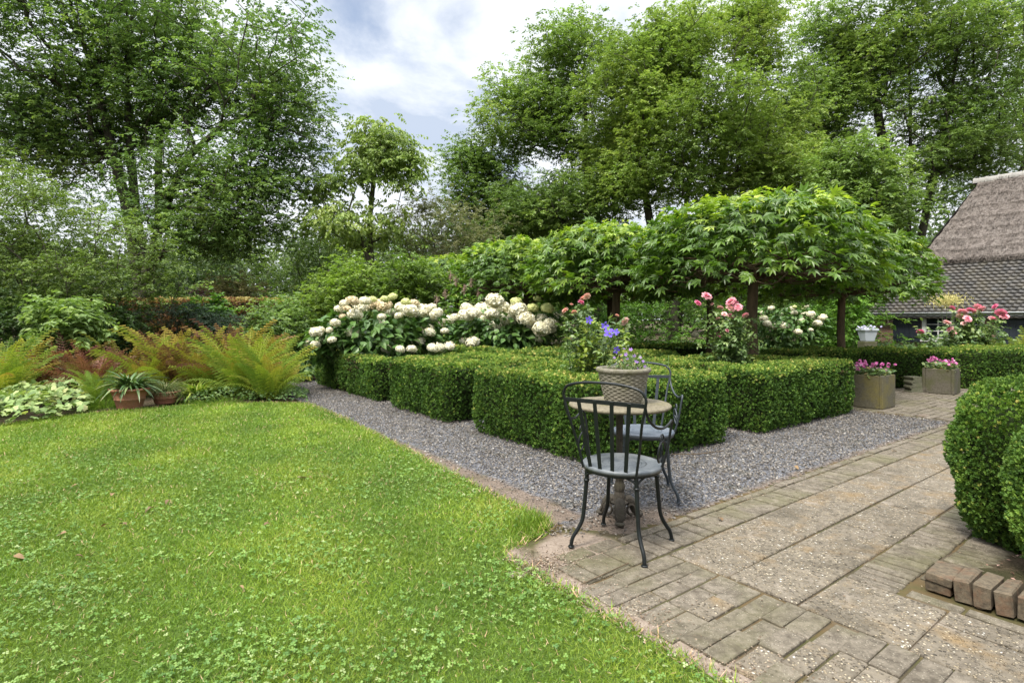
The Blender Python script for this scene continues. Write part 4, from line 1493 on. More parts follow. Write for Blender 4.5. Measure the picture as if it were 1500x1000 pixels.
def umbrella_variant(seed):
    """meshes of one roof-shaped tree about its base: trunk, frame of trained branches, crown"""
    r = np.random.default_rng(seed)
    hw, hd = 1.62, 1.62                                 # half width along U, half depth along V
    zlo, zhi = 1.84, 2.82
    mbt = MB()
    tp = smooth_path([(0, 0, -.03), (.01, .0, .5), (-.015, .01, 1.1), (.0, 0, 1.7), (0, 0, 2.05)], 4)
    add_tube(mbt, tp, np.linspace(.088, .072, len(tp)), 10)
    mbb = MB()
    for i in range(26):
        an = i * 2 * PI / 26 + r.uniform(-.1, .1)
        L = min(hw / max(abs(math.cos(an)), .01), hd / max(abs(math.sin(an)), .01)) * r.uniform(.62, .84)
        d = math.cos(an) * U + math.sin(an) * V
        z0 = r.uniform(1.75, 2.05)
        pp = smooth_path([np.array([0, 0, z0]) + d * .05, d * L * .35 + [0, 0, z0 + .1] + r.normal(size=3) * .04, d * L * .7 + [0, 0, z0 + r.uniform(-.02, .16)] + r.normal(size=3) * .05, d * L + [0, 0, z0 + r.uniform(-.05, .1)]], 4)
        add_tube(mbb, pp, np.linspace(.036, .010, len(pp)), 5)
    for i in range(120):                                # tangled upright and cross shoots
        q = (r.uniform(-hw, hw) * U + r.uniform(-hd, hd) * V) * .70 + [0, 0, r.uniform(1.80, 2.0)]
        e = q + r.normal(size=3) * [.30, .30, .08] + [0, 0, .06]
        add_tube(mbb, smooth_path([q, (q + e) / 2 + r.normal(size=3) * .05, e], 3), np.linspace(.013, .005, 7), 4)
    mbc = MB()
    n = 3900
    uu = r.uniform(-1, 1, n)
    vv = r.uniform(-1, 1, n)
    q = (np.abs(uu) ** 2.5 + np.abs(vv) ** 2.5)
    ok = q < 1.02
    uu, vv, q = uu[ok], vv[ok], q[ok]
    n = len(uu)
    base = uu[:, None] * hw * U + vv[:, None] * hd * V
    lump = vnoise(base + seed * 3.7 + 20, 1.3) - .5
    dome = np.sqrt(np.maximum(0, 1 - np.clip(q, 0, 1) * .98))
    ztop = zlo + .14 + (zhi - zlo) * dome ** .50 + lump * .26
    z = ztop - (r.random(n) ** 1.8) * .42
    rim = q > .62
    z[rim] = zlo - .10 + (ztop[rim] - zlo + .10) * r.random(rim.sum())
    P = base + np.c_[np.zeros(n), np.zeros(n), z]
    P += r.normal(size=(n, 3)) * .05
    out = unit(np.c_[base[:, :2], np.zeros(n)] + 1e-6)
    X = out * (0.35 + .9 * q[:, None]) + unit(r.normal(size=(n, 3))) * .8 + [0, 0, -.35]
    N = np.array([0, 0, 1.0]) + out * (.2 + .9 * q[:, None]) + unit(r.normal(size=(n, 3))) * .5
    dep = np.clip((ztop - z) / .5, 0, 1)
    rnd = .16 + .42 * r.random(n) + .30 * lump
    young = (r.random(n) < .34) & (dep < .40) & (q < .8)
    rnd[young] = r.uniform(.72, 1.0, young.sum())
    add_inst(mbc, PALM, P, X, N, r.uniform(.11, .215, n), np.clip(rnd, 0, 1))
    # upright young shoots on top
    k = 46
    su, sv = r.uniform(-.85, .85, k), r.uniform(-.85, .85, k)
    qq = np.abs(su) ** 2.5 + np.abs(sv) ** 2.5
    sz = zlo + .14 + (zhi - zlo) * np.sqrt(np.maximum(.02, 1 - np.clip(qq, 0, 1) * .98)) ** .50
    for i in range(k):
        b0 = su[i] * hw * U + sv[i] * hd * V + [0, 0, sz[i] - .12]
        m = 7
        P = b0 + np.outer(np.linspace(.05, .24, m), [r.normal() * .15, r.normal() * .15, 1.0])
        add_inst(mbc, PALM, P, unit(r.normal(size=(m, 3))) * [1, 1, .2], np.array([0, 0, 1.0]) + r.normal(size=(m, 3)) * .3, np.linspace(.19, .07, m), np.linspace(.6, 1.0, m))
    # leaves hanging inside, over the branches
    k = 320
    P = r.uniform(-1, 1, (k, 1)) * hw * .92 * U + r.uniform(-1, 1, (k, 1)) * hd * .92 * V + np.c_[np.zeros(k), np.zeros(k), r.uniform(1.9, 2.5, k)]
    add_inst(mbc, PALM, P, unit(r.normal(size=(k, 3))) + [0, 0, -.3], np.array([0, 0, 1.0]) + r.normal(size=(k, 3)) * .5, r.uniform(.12, .2, k), r.uniform(.05, .5, k))
    return [mbt.mesh('trunk', M['bark_brown']), mbb.mesh('branches', M['bark_brown']), mbc.mesh('crown', M['maple'])]


variants = [umbrella_variant(s) for s in (11, 12, 13)]
SPOTS = [(1103, 8.4, 0, 0.02, 1.0, 'nearest umbrella tree, with the highest dome, its brown trunk beside pink roses'),
         (1233, 10.1, 1, 0.0, .83, 'umbrella tree at the right end, whose crown reaches the thatched roof'),
         (903, 10.9, 2, 0.05, 1.0, 'umbrella tree with its trunk right behind the blue violet flowers'),
         (1040, 12.4, 0, PI, 1.0, 'umbrella tree whose dark trunk stands just left of the tall pink roses'),
         (770, 13.5, 1, PI, 1.03, 'umbrella tree with a dark trunk above the right end of the second white hydrangea'),
         (893, 15.0, 2, PI, 1.0, 'umbrella tree with a thin dark trunk close behind a lighter trunk'),
         (668, 16.2, 0, 0.0, 1.0, 'umbrella tree at the far left end of the row, beside the yellow green shrub'),
         (797, 17.6, 1, 0.05, 1.0, 'farthest umbrella tree, its dark trunk right of a nearer dark trunk')]
for i, (px, y, k, rz, sc, lb) in enumerate(SPOTS):
    root = empty('umbrella_tree', at(px, 468, y) * [1, 1, 0], lb, 'tree', 'umbrella trees clipped into one flat roof', rz)
    root.scale = (sc, sc, .5 + .5 * sc)
    for nm, me in zip(('trunk', 'branches', 'crown'), variants[k]):
        o = bpy.data.objects.new(nm, me)
        COL.objects.link(o)
        o.parent = root

# ------------------------------------------------------------------ hydrangeas
def floret_ball(seed, tone):
    r = np.random.default_rng(seed)
    mb = MB()
    n = 210
    i = np.arange(n) + .5
    ph = np.arccos(1 - 1.72 * i / n)
    th = PI * (1 + 5 ** .5) * i
    D = np.stack([np.cos(th) * np.sin(ph), np.sin(th) * np.sin(ph), np.cos(ph)], 1)
    lum = vnoise(D + seed, 2.2)
    P = D * (.88 + .22 * lum[:, None] + r.normal(size=(n, 1)) * .03) * [1, 1, .82]
    fl = T([(0, 0, .0), (.5, .5, .1), (1, 0, 0), (.5, -.5, .1), (-.5, .5, .1), (-1, 0, 0), (-.5, -.5, .1)], [(0, 3, 2, 1), (0, 1, 4, 4), (0, 4, 5, 6), (0, 6, 3, 3)])
    fl = (fl[0], np.array([(0, 3, 2), (0, 2, 1), (0, 4, 5), (0, 5, 6), (0, 1, 4), (0, 6, 3)]))
    add_inst(mb, fl, P, np.cross(D, unit(r.normal(size=(n, 3)))), D + r.normal(size=(n, 3)) * .35, r.uniform(.13, .2, n), np.clip(tone + r.normal(size=n) * .16, 0, 1))
    v, f = lathe([(.01, -.55), (.45, -.55), (.75, -.25), (.82, .1), (.66, .45), (.36, .66), (.01, .72)], 14)
    mb.add(v, f, max(0, tone - .2), 0, True)
    return mb


m, t, out = new_mat('cream_floret')
c = t.ramp(t.n('ShaderNodeAttribute', attribute_name='rnd').outputs['Fac'], [(0, (.34, .29, .13)), (.3, (.52, .47, .27)), (.55, (.66, .62, .44)), (1, (.74, .71, .58))])
p = principled(t, out, c, .7, 0, None, spec=.2)
p.inputs['Subsurface Weight'].default_value = 0.0
M['floret'] = m
m, t, out = new_mat('faded_floret')
c = t.ramp(t.n('ShaderNodeAttribute', attribute_name='rnd').outputs['Fac'], [(0, (.30, .20, .10)), (.4, (.58, .46, .27)), (1, (.80, .72, .52))])
principled(t, out, c, .7, 0, None, spec=.2)
M['floret_old'] = m
m, t, out = new_mat('lime_floret')
c = t.ramp(t.n('ShaderNodeAttribute', attribute_name='rnd').outputs['Fac'], [(0, (.30, .34, .08)), (1, (.66, .66, .33))])
principled(t, out, c, .7, 0, None, spec=.2)
M['floret_green'] = m
HEADS = [floret_ball(s, .62).mesh('flower_head', M['floret']) for s in (1, 2, 3)]
HEAD_OLD = floret_ball(4, .5).mesh('flower_head', M['floret_old'])
HEAD_GREEN = floret_ball(5, .5).mesh('flower_head', M['floret_green'])
M['hydrangea_leaf'] = leaf_mat('hydrangea_leaf', [(0, (.022, .068, .012)), (.5, (.050, .128, .022)), (.85, (.085, .185, .032)), (1, (.17, .25, .05))], .45, .25, .2, .45, 2)
M['stem_green'] = plain_mat('green_stem', (.07, .10, .03), .7, 0, .3, 20)


def hydrangea(label, base, y, heads, leaf_ells, nleaf, lsize, group=None):
    """heads: (px, py, radius px, kind) in the photograph, each at its own distance"""
    base = np.asarray(base, dtype=float)
    root = empty('hydrangea', base, label, 'hydrangea', group)
    st = MB()
    for i, (px, py, rp, kd) in enumerate(heads):
        yy = y + (RNG.uniform(-.45, .45)) - (py - 460) * .006
        P = at(px, py, yy)
        r = rp * yy / F * (.9 if y > 11 else 1.0)
        P[2] = max(P[2], r)
        me = {0: HEADS[i % 3], 1: HEAD_OLD, 2: HEAD_GREEN}[kd]
        o = bpy.data.objects.new('flower_head', me)
        o.parent = root
        o.location = P - base
        o.scale = (r * 1.05, r * 1.05, r * .95)
        o.rotation_euler = (RNG.uniform(-.35, .35), RNG.uniform(-.35, .35), RNG.uniform(0, 6))
        COL.objects.link(o)
        foot = base + [(P[0] - base[0]) * .35 + RNG.normal() * .08, (P[1] - base[1]) * .3 + RNG.normal() * .08, 0]
        add_tube(st, smooth_path([foot, (foot * .55 + P * .45) + [0, 0, .08], P - [0, 0, r * .4]], 4), np.linspace(.007, .004, 9), 5)
    st.build('stems', M['stem_green'], root, base)
    A = []
    for c, r, n in leaf_ells:
        d = rand_dirs(n) * (RNG.random((n, 1)) ** .35)
        A.append(np.asarray(c) + d * np.asarray(r))
    A = np.concatenate(A)
    A = A[A[:, 2] > .25]
    n = len(A)
    mb = MB()
    cen = A.mean(0)
    outw = unit((A - cen) * [1, 1, .6])
    X = outw * .8 + rand_dirs(n) * .7 + [0, 0, -.45]
    N = outw * .6 + rand_dirs(n) * .45 + [0, 0, .8]
    add_inst(mb, LEAF6, A, X, N, lsize * RNG.uniform(.65, 1.2, n), .2 + .6 * RNG.random(n), 0, lsize * RNG.uniform(.85, 1.25, n))
    mb.build('foliage', M['hydrangea_leaf'], root, base)
    return root


def Z(z, x0, y0, k):
    """heads read off an enlarged view: origin x0, y0 and scale k"""
    return [(x0 + a / k, y0 + b_ / k, r / k, kd) for a, b_, r, kd in z]


h1 = Z([(350, 205, 42, 0), (400, 150, 40, 0), (420, 215, 55, 1), (480, 130, 55, 1), (500, 255, 66, 0), (590, 130, 52, 0), (560, 185, 72, 0), (665, 118, 40, 2), (700, 165, 62, 1), (770, 175, 66, 1),
        (775, 115, 40, 2), (845, 90, 42, 2), (815, 235, 50, 0), (900, 265, 40, 0), (745, 275, 38, 0), (755, 330, 40, 0), (930, 190, 66, 0), (965, 140, 45, 2), (1010, 220, 70, 0), (1115, 220, 76, 0),
        (1040, 150, 45, 1), (1200, 190, 46, 0), (1245, 245, 62, 0), (1215, 300, 36, 0), (390, 270, 36, 1), (320, 330, 46, 0), (480, 425, 68, 0), (145, 415, 60, 0), (180, 395, 40, 0), (265, 395, 34, 0),
        (70, 525, 50, 0), (140, 530, 46, 0), (180, 485, 34, 0), (290, 485, 40, 0), (1165, 385, 62, 0), (1180, 420, 55, 0), (1100, 490, 42, 0), (1320, 405, 36, 0), (795, 560, 58, 0), (915, 570, 42, 0), (1020, 570, 46, 0),
        (1215, 560, 52, 0), (1275, 555, 48, 0), (1365, 545, 44, 0)], 440, 420, 6.25)
hydrangea('largest white hydrangea, left of the other, crowded with cream mop heads, some fading to tan', at(548, 468, 9.8) * [1, 1, 0], 9.6, h1,
          [E(560, 490, 9.9, 92, 36, 900, .6), E(500, 490, 9.7, 45, 36, 330, .7), E(610, 480, 9.9, 48, 32, 350, .7), E(470, 510, 9.6, 30, 22, 160, .8)], 0, .17, 'white hydrangeas behind the box hedge')
h2 = Z([(770, 265, 26, 0), (800, 260, 30, 0), (852, 215, 32, 0), (850, 245, 38, 0), (880, 235, 34, 0), (920, 220, 44, 0), (975, 185, 46, 0), (962, 240, 36, 0), (1010, 210, 34, 0), (1070, 190, 32, 2),
        (1030, 255, 40, 0), (1040, 265, 36, 0), (1075, 220, 44, 0), (1110, 260, 44, 0), (1140, 215, 30, 2), (1160, 172, 18, 2), (1205, 215, 32, 2), (975, 290, 30, 0), (1180, 265, 36, 0), (1140, 290, 28, 0),
        (1180, 305, 42, 0), (1215, 285, 36, 0), (1250, 258, 34, 0), (1165, 345, 26, 0), (840, 360, 24, 0), (877, 362, 34, 0), (925, 262, 26, 0), (1095, 240, 34, 0), (1220, 310, 26, 0), (720, 385, 34, 0), (775, 378, 26, 0)], 400, 380, 3.0)
hydrangea('second white hydrangea, to the right of the largest one, with fresher whiter mop heads', at(735, 468, 11.4) * [1, 1, 0], 11.2, h2,
          [E(735, 485, 11.5, 82, 28, 900, .6), E(690, 490, 11.4, 45, 26, 260, .7), E(790, 475, 11.4, 34, 30, 260, .7)], 0, .16, 'white hydrangeas behind the box hedge')
h3 = Z([(400, 248, 18, 0), (432, 205, 14, 0), (470, 235, 16, 0), (415, 270, 18, 0), (445, 285, 22, 0), (490, 280, 20, 0), (515, 210, 16, 0), (545, 305, 18, 0), (560, 258, 20, 0), (580, 215, 20, 0), (575, 235, 18, 0),
        (600, 230, 18, 0), (610, 250, 14, 0), (648, 245, 20, 0), (628, 270, 20, 0), (600, 297, 10, 0), (530, 225, 14, 0), (480, 270, 12, 0), (430, 187, 9, 2), (582, 197, 10, 0), (110, 320, 18, 0), (395, 225, 12, 0), (555, 225, 16, 0), (530, 200, 10, 2)], 980, 380, 2.885)
hydrangea('smaller white hydrangea with many small heads, under the right hand umbrella trees', at(1165, 468, 14.2) * [1, 1, 0], 14.0, h3,
          [E(1160, 485, 14.2, 60, 30, 700, .6), E(1130, 470, 14.2, 40, 24, 250, .7), E(1185, 470, 14.2, 30, 26, 250, .7)], 0, .15, None)

# ------------------------------------------------------------------ ferns
def frond(npin=23, L=1.0):
    """one frond along x, arching, with narrow toothed pinnae and gaps between them"""
    tt = np.linspace(0.09, 1.0, npin)
    def pos(t):
        return np.array([t * (1 - .10 * t), 0, -.30 * t * t * t])
    v, f = [], []
    for i, t in enumerate(tt):
        w = .135 * math.sin(PI * min(1, t * .84 + .16)) ** .8 * (1 - .15 * t) + .004
        p = pos(t)
        for s in (-1, 1):
            k = len(v)
            c = .0098
            dz = .018 * math.sin(i * 2.3 + s)
            for q, h in ((0, .55), (.22, 1.0), (.34, .55), (.52, .95), (.64, .5), (.80, .65), (1.0, .02)):
                m = p + np.array([w * .30 * q, s * w * q, dz * q - .05 * q * q - .10 * w * q + (.012 if h > .9 else 0)])
                v += [m + [-c * h, 0, 0], m + [c * h, 0, 0]]
            for a in range(6):
                b = k + a * 2
                f += [(b, b + 2, b + 3), (b, b + 3, b + 1)]
    ts = np.linspace(0, 1, 8)
    for a_, b_ in zip(ts[:-1], ts[1:]):
        k = len(v)
        wa, wb = .006 * (1 - a_ * .8), .006 * (1 - b_ * .8)
        pa, pb = pos(a_), pos(b_)
        v += [pa + [0, -wa, .004], pb + [0, -wb, .004], pb + [0, wb, .004], pa + [0, wa, .004]]
        f += [(k, k + 1, k + 2), (k, k + 2, k + 3)]
    return np.array(v), np.array(f)


FROND = frond()
M['fern'] = leaf_mat('fern_frond', [(0, (0.0506, 0.12, 0.016)), (.3, (0.1104, 0.21, 0.026)), (.55, (0.184, 0.27, 0.03)), (.74, (0.23, 0.225, 0.035)), (.88, (0.1472, 0.1, 0.035)), (1, (0.1104, 0.065, 0.04))], .55, .3, .2, .25, 2.2)
M['fern_red'] = leaf_mat('rusty_frond', [(0, (.07, .10, .02)), (.3, (.15, .13, .03)), (.55, (.17, .085, .035)), (.8, (.12, .05, .038)), (1, (.23, .17, .11))], .6, .25, .25, .2, 2.2)
FERN_G = 'ferns in the border behind the lawn'


def fern(label, px, y, height, n, mat, lo=.1, hi=.75, lean=.5, spread=1.0):
    base = at(px, 468, y) * [1, 1, 0]
    mb = MB()
    for i in range(int(n * 1.7)):
        an = i * 2.399 + RNG.uniform(-.3, .3)
        el = RNG.uniform(.95, 1.46) if RNG.random() < .86 else RNG.uniform(.6, .95)
        d = np.array([math.cos(an) * math.cos(el) * spread, math.sin(an) * math.cos(el) * spread, math.sin(el)])
        L = height * RNG.uniform(.65, 1.2) / .92
        P = (base + [math.cos(an) * .05, math.sin(an) * .05, .0])[None]
        upn = unit(np.array([-math.cos(an) * math.sin(el), -math.sin(an) * math.sin(el), math.cos(el)]) + RNG.normal(size=3) * .45)
        c = RNG.uniform(lo, hi)
        k = len(FROND[0])
        v, f, _ = inst(FROND, P, d[None], upn[None], [L], [L])
        # colour runs along the frond a little: some tips are scorched
        tt = FROND[0][:, 0]
        r = np.clip(c + (.30 * tt ** 2 if RNG.random() < .45 else 0) + RNG.normal(size=k) * .03, 0, 1)
        mb.add(v, f, r)
    return tag(mb.build('fern', mat, None, base), label, 'fern', FERN_G)


for px, y, h, n, mt, lo, hi, lb in (
        (396, 8.5, .84, 28, 'fern', .2, .58, 'rightmost fern clump beside the gravel strip, with upright bright green fronds'),
        (362, 8.7, 1.04, 30, 'fern', .25, .72, 'tall yellow green fern clump, second from the gravel strip'),
        (345, 9.3, 1.16, 26, 'fern', .4, .9, 'fern with orange brown fronds behind the tall yellow green clump'),
        (322, 9.0, .80, 26, 'fern', .15, .55, 'fern with pale arching fronds just right of the smaller terracotta pot'),
        (392, 9.4, 1.0, 20, 'fern', .3, .8, 'fern at the back right of the border, before the leafy shrub'),
        (290, 9.2, 1.10, 26, 'fern', .35, .85, 'yellowing fern behind the two terracotta pots, right of their middle'),
        (245, 9.1, 1.08, 26, 'fern', .40, .95, 'tall half withered fern straight behind the smaller terracotta pot'),
        (215, 8.9, .95, 24, 'fern', .4, .95, 'golden fern straight behind the larger terracotta pot'),
        (175, 9.3, 1.0, 22, 'fern', .35, .9, 'golden fern left of the terracotta pots, in front of the blue green conifer'),
        (135, 8.6, .78, 24, 'fern_red', .2, .95, 'rust red withered fern above the pale ground cover, at its right'),
        (95, 8.8, .85, 26, 'fern_red', .25, 1.0, 'dark rusty fern in the middle of the left border'),
        (55, 8.8, .85, 24, 'fern_red', .2, 1.0, 'red brown withered fern at the left, below the upright shrub'),
        (148, 8.0, .55, 20, 'fern', .1, .5, 'low green fern between the pale ground cover and the larger terracotta pot'),
        (5, 7.9, 1.0, 24, 'fern', .15, .6, 'bright green fern cut off by the left edge of the photo'),
        (30, 8.4, .8, 20, 'fern', .3, .8, 'olive fern beside the one cut off by the left edge')):
    fern(lb, px, y, h, n, M[mt], lo, hi)

# low planting at the foot of the ferns
def carpet(name, label, cat, pts, n, tmpl, size, mat, zlo, zhi, wid=1.0, kind=None, group=None, up=.9):
    """leaves over a closed outline; z grows towards its middle"""
    pts = np.asarray(pts)[:, :2]
    lo, hi_ = pts.min(0), pts.max(0)
    P = np.c_[lo + (hi_ - lo) * RNG.random((n * 3, 2)), np.zeros(n * 3)]
    P = P[in_poly(P, pts)][:n]
    e = np.clip(dist_poly(P, pts) / .35, 0, 1)
    k = len(P)
    zt = (zlo + (zhi - zlo) * np.sqrt(e)) * (.75 + .5 * vnoise(P, 3.5))
    P[:, 2] = np.maximum(.012, zt * (1 - .55 * RNG.random(k) ** 2))
    X = rand_dirs(k) * [1, 1, .4] - [0, .25, .25]
    N = rand_dirs(k) * .6 + [0, -.25, up]
    mb = MB()
    add_inst(mb, tmpl, P, X, N, size * RNG.uniform(.6, 1.25, k), .15 + .7 * RNG.random(k) + .2 * (vnoise(P, 3) - .5), 0, size * wid * RNG.uniform(.8, 1.1, k))
    c = pts.mean(0)
    o = mb.build(name, mat, None, (c[0], c[1], 0))
    return tag(o, label, cat, group, kind)


M['geranium_leaf'] = leaf_mat('pale_lobed_leaf', [(0, (.06, .13, .028)), (.4, (.13, .23, .055)), (.75, (.22, .32, .10)), (.92, (.34, .36, .14)), (.97, (.42, .30, .14)), (1, (.40, .09, .05))], .5, .3, .15, .35, 2)
carpet('ground_cover_plant', 'dense pale green lobed leaves spilling onto the lawn at the left edge', 'ground cover',
       [ground(-240, 655), ground(0, 625), ground(60, 617), ground(120, 606), ground(146, 590), ground(140, 572), ground(80, 556), ground(-30, 556), ground(-240, 585)], 5600, ROUNDLOBE, .088, M['geranium_leaf'], .06, .30, 1.1)
M['groundcover'] = leaf_mat('border_leaf', [(0, (.020, .055, .010)), (.5, (.05, .115, .022)), (1, (.11, .19, .045))], .5, .25, .25, .3, 3)
carpet('border_planting', 'low dark green leafy carpet at the foot of the ferns along the lawn', 'ground cover',
       [ground(272, 592), ground(340, 589), ground(400, 588), ground(448, 588), ground(452, 575), ground(400, 566), ground(300, 562), ground(275, 575)], 2600, LEAF6, .055, M['groundcover'], .04, .17, 1.0, 'stuff')
carpet('border_planting', 'mixed low foliage under the ferns and shrubs of the left border', 'ground cover',
       [ground(-420, 585), ground(150, 566), ground(450, 566), ground(455, 530), ground(400, 522), ground(-420, 522)], 11000, LEAF6, .08, M['groundcover'], .04, .24, 1.0, 'stuff')
carpet('border_planting', 'leafy undergrowth between the box hedges and the background shrubs', 'ground cover',
       [at(455, 0, 11.8), at(700, 0, 14), at(1000, 0, 16), at(1300, 0, 12), at(1700, 0, 12), at(1700, 0, 19), at(1000, 0, 24), at(400, 0, 18)], 16000, LEAF6, .14, M['groundcover'], .05, .35, 1.0, 'stuff')
carpet('border_planting', 'leafy plants at the left end of the hedges beside the white hydrangea', 'ground cover',
       [ground(452, 560), ground(470, 552), at(470, 0, 11.6), at(420, 0, 12.2), at(400, 0, 11.0)], 1100, LEAF6, .11, M['groundcover'], .1, .5, 1.0, 'stuff')

# ------------------------------------------------------------------ bistro chairs and table
M['iron'] = plain_mat('black_painted_iron', (0.0072, 0.009, 0.009), 0.38, 0.0, 0.5, 30, 0.001, 0.28)
M['iron_blue'] = plain_mat('weathered_blue_grey_iron', (0.021, 0.0282, 0.0348), 0.5, 0.0, 0.4, 30, 0.001, 0.5)


def seat_mat(name, base, worn):
    m, t, out = new_mat(name)
    tc = t.n('ShaderNodeTexCoord')
    o = tc.outputs['Object']
    n1 = t.noise(o, 9, 6, .65)
    n2 = t.noise(o, 60, 4, .7)
    c = t.mix(t.ramp(n1, [(.38, (0, 0, 0)), (.66, (1, 1, 1))]), base, worn)
    sp = t.ramp(n2, [(.66, (0, 0, 0)), (.72, (1, 1, 1))])
    c = t.mix(t.math('MULTIPLY', sp, .35), c, (.34, .35, .35))
    principled(t, out, c, .5, 0, n2, .0015, .5, .5)
    return m


M['seat_a'] = seat_mat('dusty_grey_seat_paint', (0.062, 0.0713, 0.0806), (0.1488, 0.1581, 0.1612))
M['seat_b'] = seat_mat('blue_grey_seat_paint', (0.062, 0.0775, 0.0992), (0.124, 0.1395, 0.1612))


def ring_of_holes(mb, r, n, w, z, mat):
    for i in range(n):
        a_ = i * 2 * PI / n
        c = np.array([r * math.cos(a_), r * math.sin(a_), z])
        t_ = np.array([-math.sin(a_), math.cos(a_), 0])
        q = np.array([math.cos(a_), math.sin(a_), 0])
        mb.add([c - t_ * w - q * w * .6, c - t_ * w + q * w * .6, c + t_ * w + q * w * .6, c + t_ * w - q * w * .6], [(0, 3, 2, 1)], .5, mat)


def bistro_chair(label, loc, rz, iron, seat):
    root = empty('bistro_chair', loc, label, 'chair', None, rz)
    zs = 0.44
    # seat: pressed round sheet with rolled rim and punched rings
    mb = MB()
    v, f = lathe([(.0005, zs + .002), (.06, zs + .0015), (.10, zs + .001), (.15, zs + .001), (.19, zs + .004), (.205, zs + .006), (.213, zs + .002), (.215, zs - .008), (.21, zs - .018), (.203, zs - .016), (.2, zs - .006), (.0005, zs - .006)], 48)
    mb.add(v, f, .5, 0, True)
    ring_of_holes(mb, .128, 48, .0040, zs + .0035, 1)
    ring_of_holes(mb, .105, 44, .0032, zs + .0034, 1)
    ring_of_holes(mb, .075, 34, .0030, zs + .0036, 1)
    ring_of_holes(mb, .03, 14, .0018, zs + .0042, 1)
    mb.build('seat', [seat, iron], root)
    yb, yt = -.165, -.235
    # hoop of the back with its two posts
    mb = MB()
    pts = [(-.150, yb, zs - .01), (-.175, yb - .02, .56), (-.203, yt + .012, .70), (-.226, yt, .795), (-.228, yt - .004, .835), (-.198, yt - .010, .873), (-.11, yt - .014, .893), (0, yt - .016, .898),
           (.11, yt - .014, .893), (.198, yt - .010, .873), (.228, yt - .004, .835), (.226, yt, .795), (.203, yt + .012, .70), (.175, yb - .02, .56), (.150, yb, zs - .01)]
    add_tube(mb, smooth_path(pts, 6), .0072, 8)
    mb.build('back_frame', iron, root)
    mb = MB()
    add_bbox(mb, (0, yt + .001, .797), (1, 0, 0), (0, 1, 0), (0, 0, 1), .226, .003, .011, .001)
    mb.build('top_rail', iron, root)
    for xt, xb in ((-.142, -.098), (-.048, -.034), (.048, .034), (.142, .098)):
        mb = MB()
        p0 = np.array([xb, -math.sqrt(.212 ** 2 - xb ** 2) * .95, zs - .012])
        p1 = np.array([xt, yt - .003, .805])
        d = unit(p1 - p0)
        c = (p0 + p1) / 2
        add_bbox(mb, c, (1, 0, 0) - d * d[0], unit(np.cross(d, (1, 0, 0))), d, .0105, .0025, np.linalg.norm(p1 - p0) / 2, .001)
        mb.build('slat', iron, root)
    for s in (-1, 1):
        mb = MB()
        arm = [(s * .226, yt, .79), (s * .228, yt + .012, .755), (s * .233, yt + .045, .715), (s * .243, yt + .10, .680), (s * .255, yt + .17, .668), (s * .262, yt + .235, .682), (s * .262, yt + .268, .694),
               (s * .258, yt + .288, .680), (s * .250, yt + .292, .640), (s * .238, yt + .288, .56), (s * .222, yt + .275, .48), (s * .205, yt + .265, zs - .012)]
        add_tube(mb, smooth_path(arm, 6), .0068, 8)
        # C scroll filling the arm
        th = np.linspace(0, 2.35 * PI, 34)
        cy, cz = yt + .205, .525
        rr = np.linspace(.066, .016, 34)
        sc = np.stack([np.full(34, s * .228) + .006 * np.sin(th), cy + rr * np.cos(th + .2), cz + rr * 1.15 * np.sin(th + .2)], 1)
        add_tube(mb, sc, .0052, 7)
        th = np.linspace(0, 1.9 * PI, 26)
        rr = np.linspace(.030, .010, 26)
        sc = np.stack([np.full(26, s * .232), yt + .215 - rr * np.cos(th), .60 + rr * np.sin(th)], 1)
        add_tube(mb, sc, .0045, 7)
        mb.build('armrest', iron, root)
    for sx, sy in ((-1, -1), (1, -1), (1, 1), (-1, 1)):
        mb = MB()
        leg = [(sx * .138, sy * .138, zs - .012), (sx * .142, sy * .142, .36), (sx * .152, sy * .150, .22), (sx * .160, sy * .157, .145), (sx * .178, sy * .173, .095), (sx * .198, sy * .190, .055), (sx * .205, sy * .197, .022), (sx * .206, sy * .198, 0.002)]
        pth = smooth_path(leg, 5)
        add_tube(mb, pth, np.linspace(.0118, .0098, len(pth)), 9)
        v, f = lathe([(.0005, .352), (.0155, .352), (.0165, .358), (.0155, .364), (.0005, .364)], 12)
        mb.add(v + [sx * .1425, sy * .1425, 0], f, .5, 0, True)
        v, f = lathe([(.0005, .006), (.016, .006), (.017, .0), (.0005, 0)], 12)
        mb.add(v + [sx * .206, sy * .198, 0.001], f, .5, 0, True)
        # forked bracket under the seat
        tn = np.array([-sy, sx, 0]) / math.sqrt(2)
        top = np.array([sx * .1425, sy * .1425, .36])
        for k in (-1, 1):
            e = np.array([sx * .128, sy * .128, zs - .012]) + tn * k * .06
            add_tube(mb, smooth_path([top, top + [0, 0, .03] + tn * k * .012, e - [0, 0, .012], e], 5), .006, 6)
        mb.build('leg', iron, root)
    mb = MB()
    v, f = lathe([(.198, zs - .017), (.206, zs - .017), (.206, zs - .03), (.198, zs - .03), (.198, zs - .017)], 40)
    mb.add(v, f, .5, 0, True)
    mb.build('seat_ring', iron, root)
    return root


bistro_chair('nearest bistro chair, black wrought iron with its slatted back towards the viewer', (0.60, 3.015, 0), math.radians(-35), M['iron'], M['seat_a'])
bistro_chair('bistro chair with bluish seat standing on the far side of the stone topped table', (0.925, 3.90, 0), math.radians(174), M['iron_blue'], M['seat_b'])


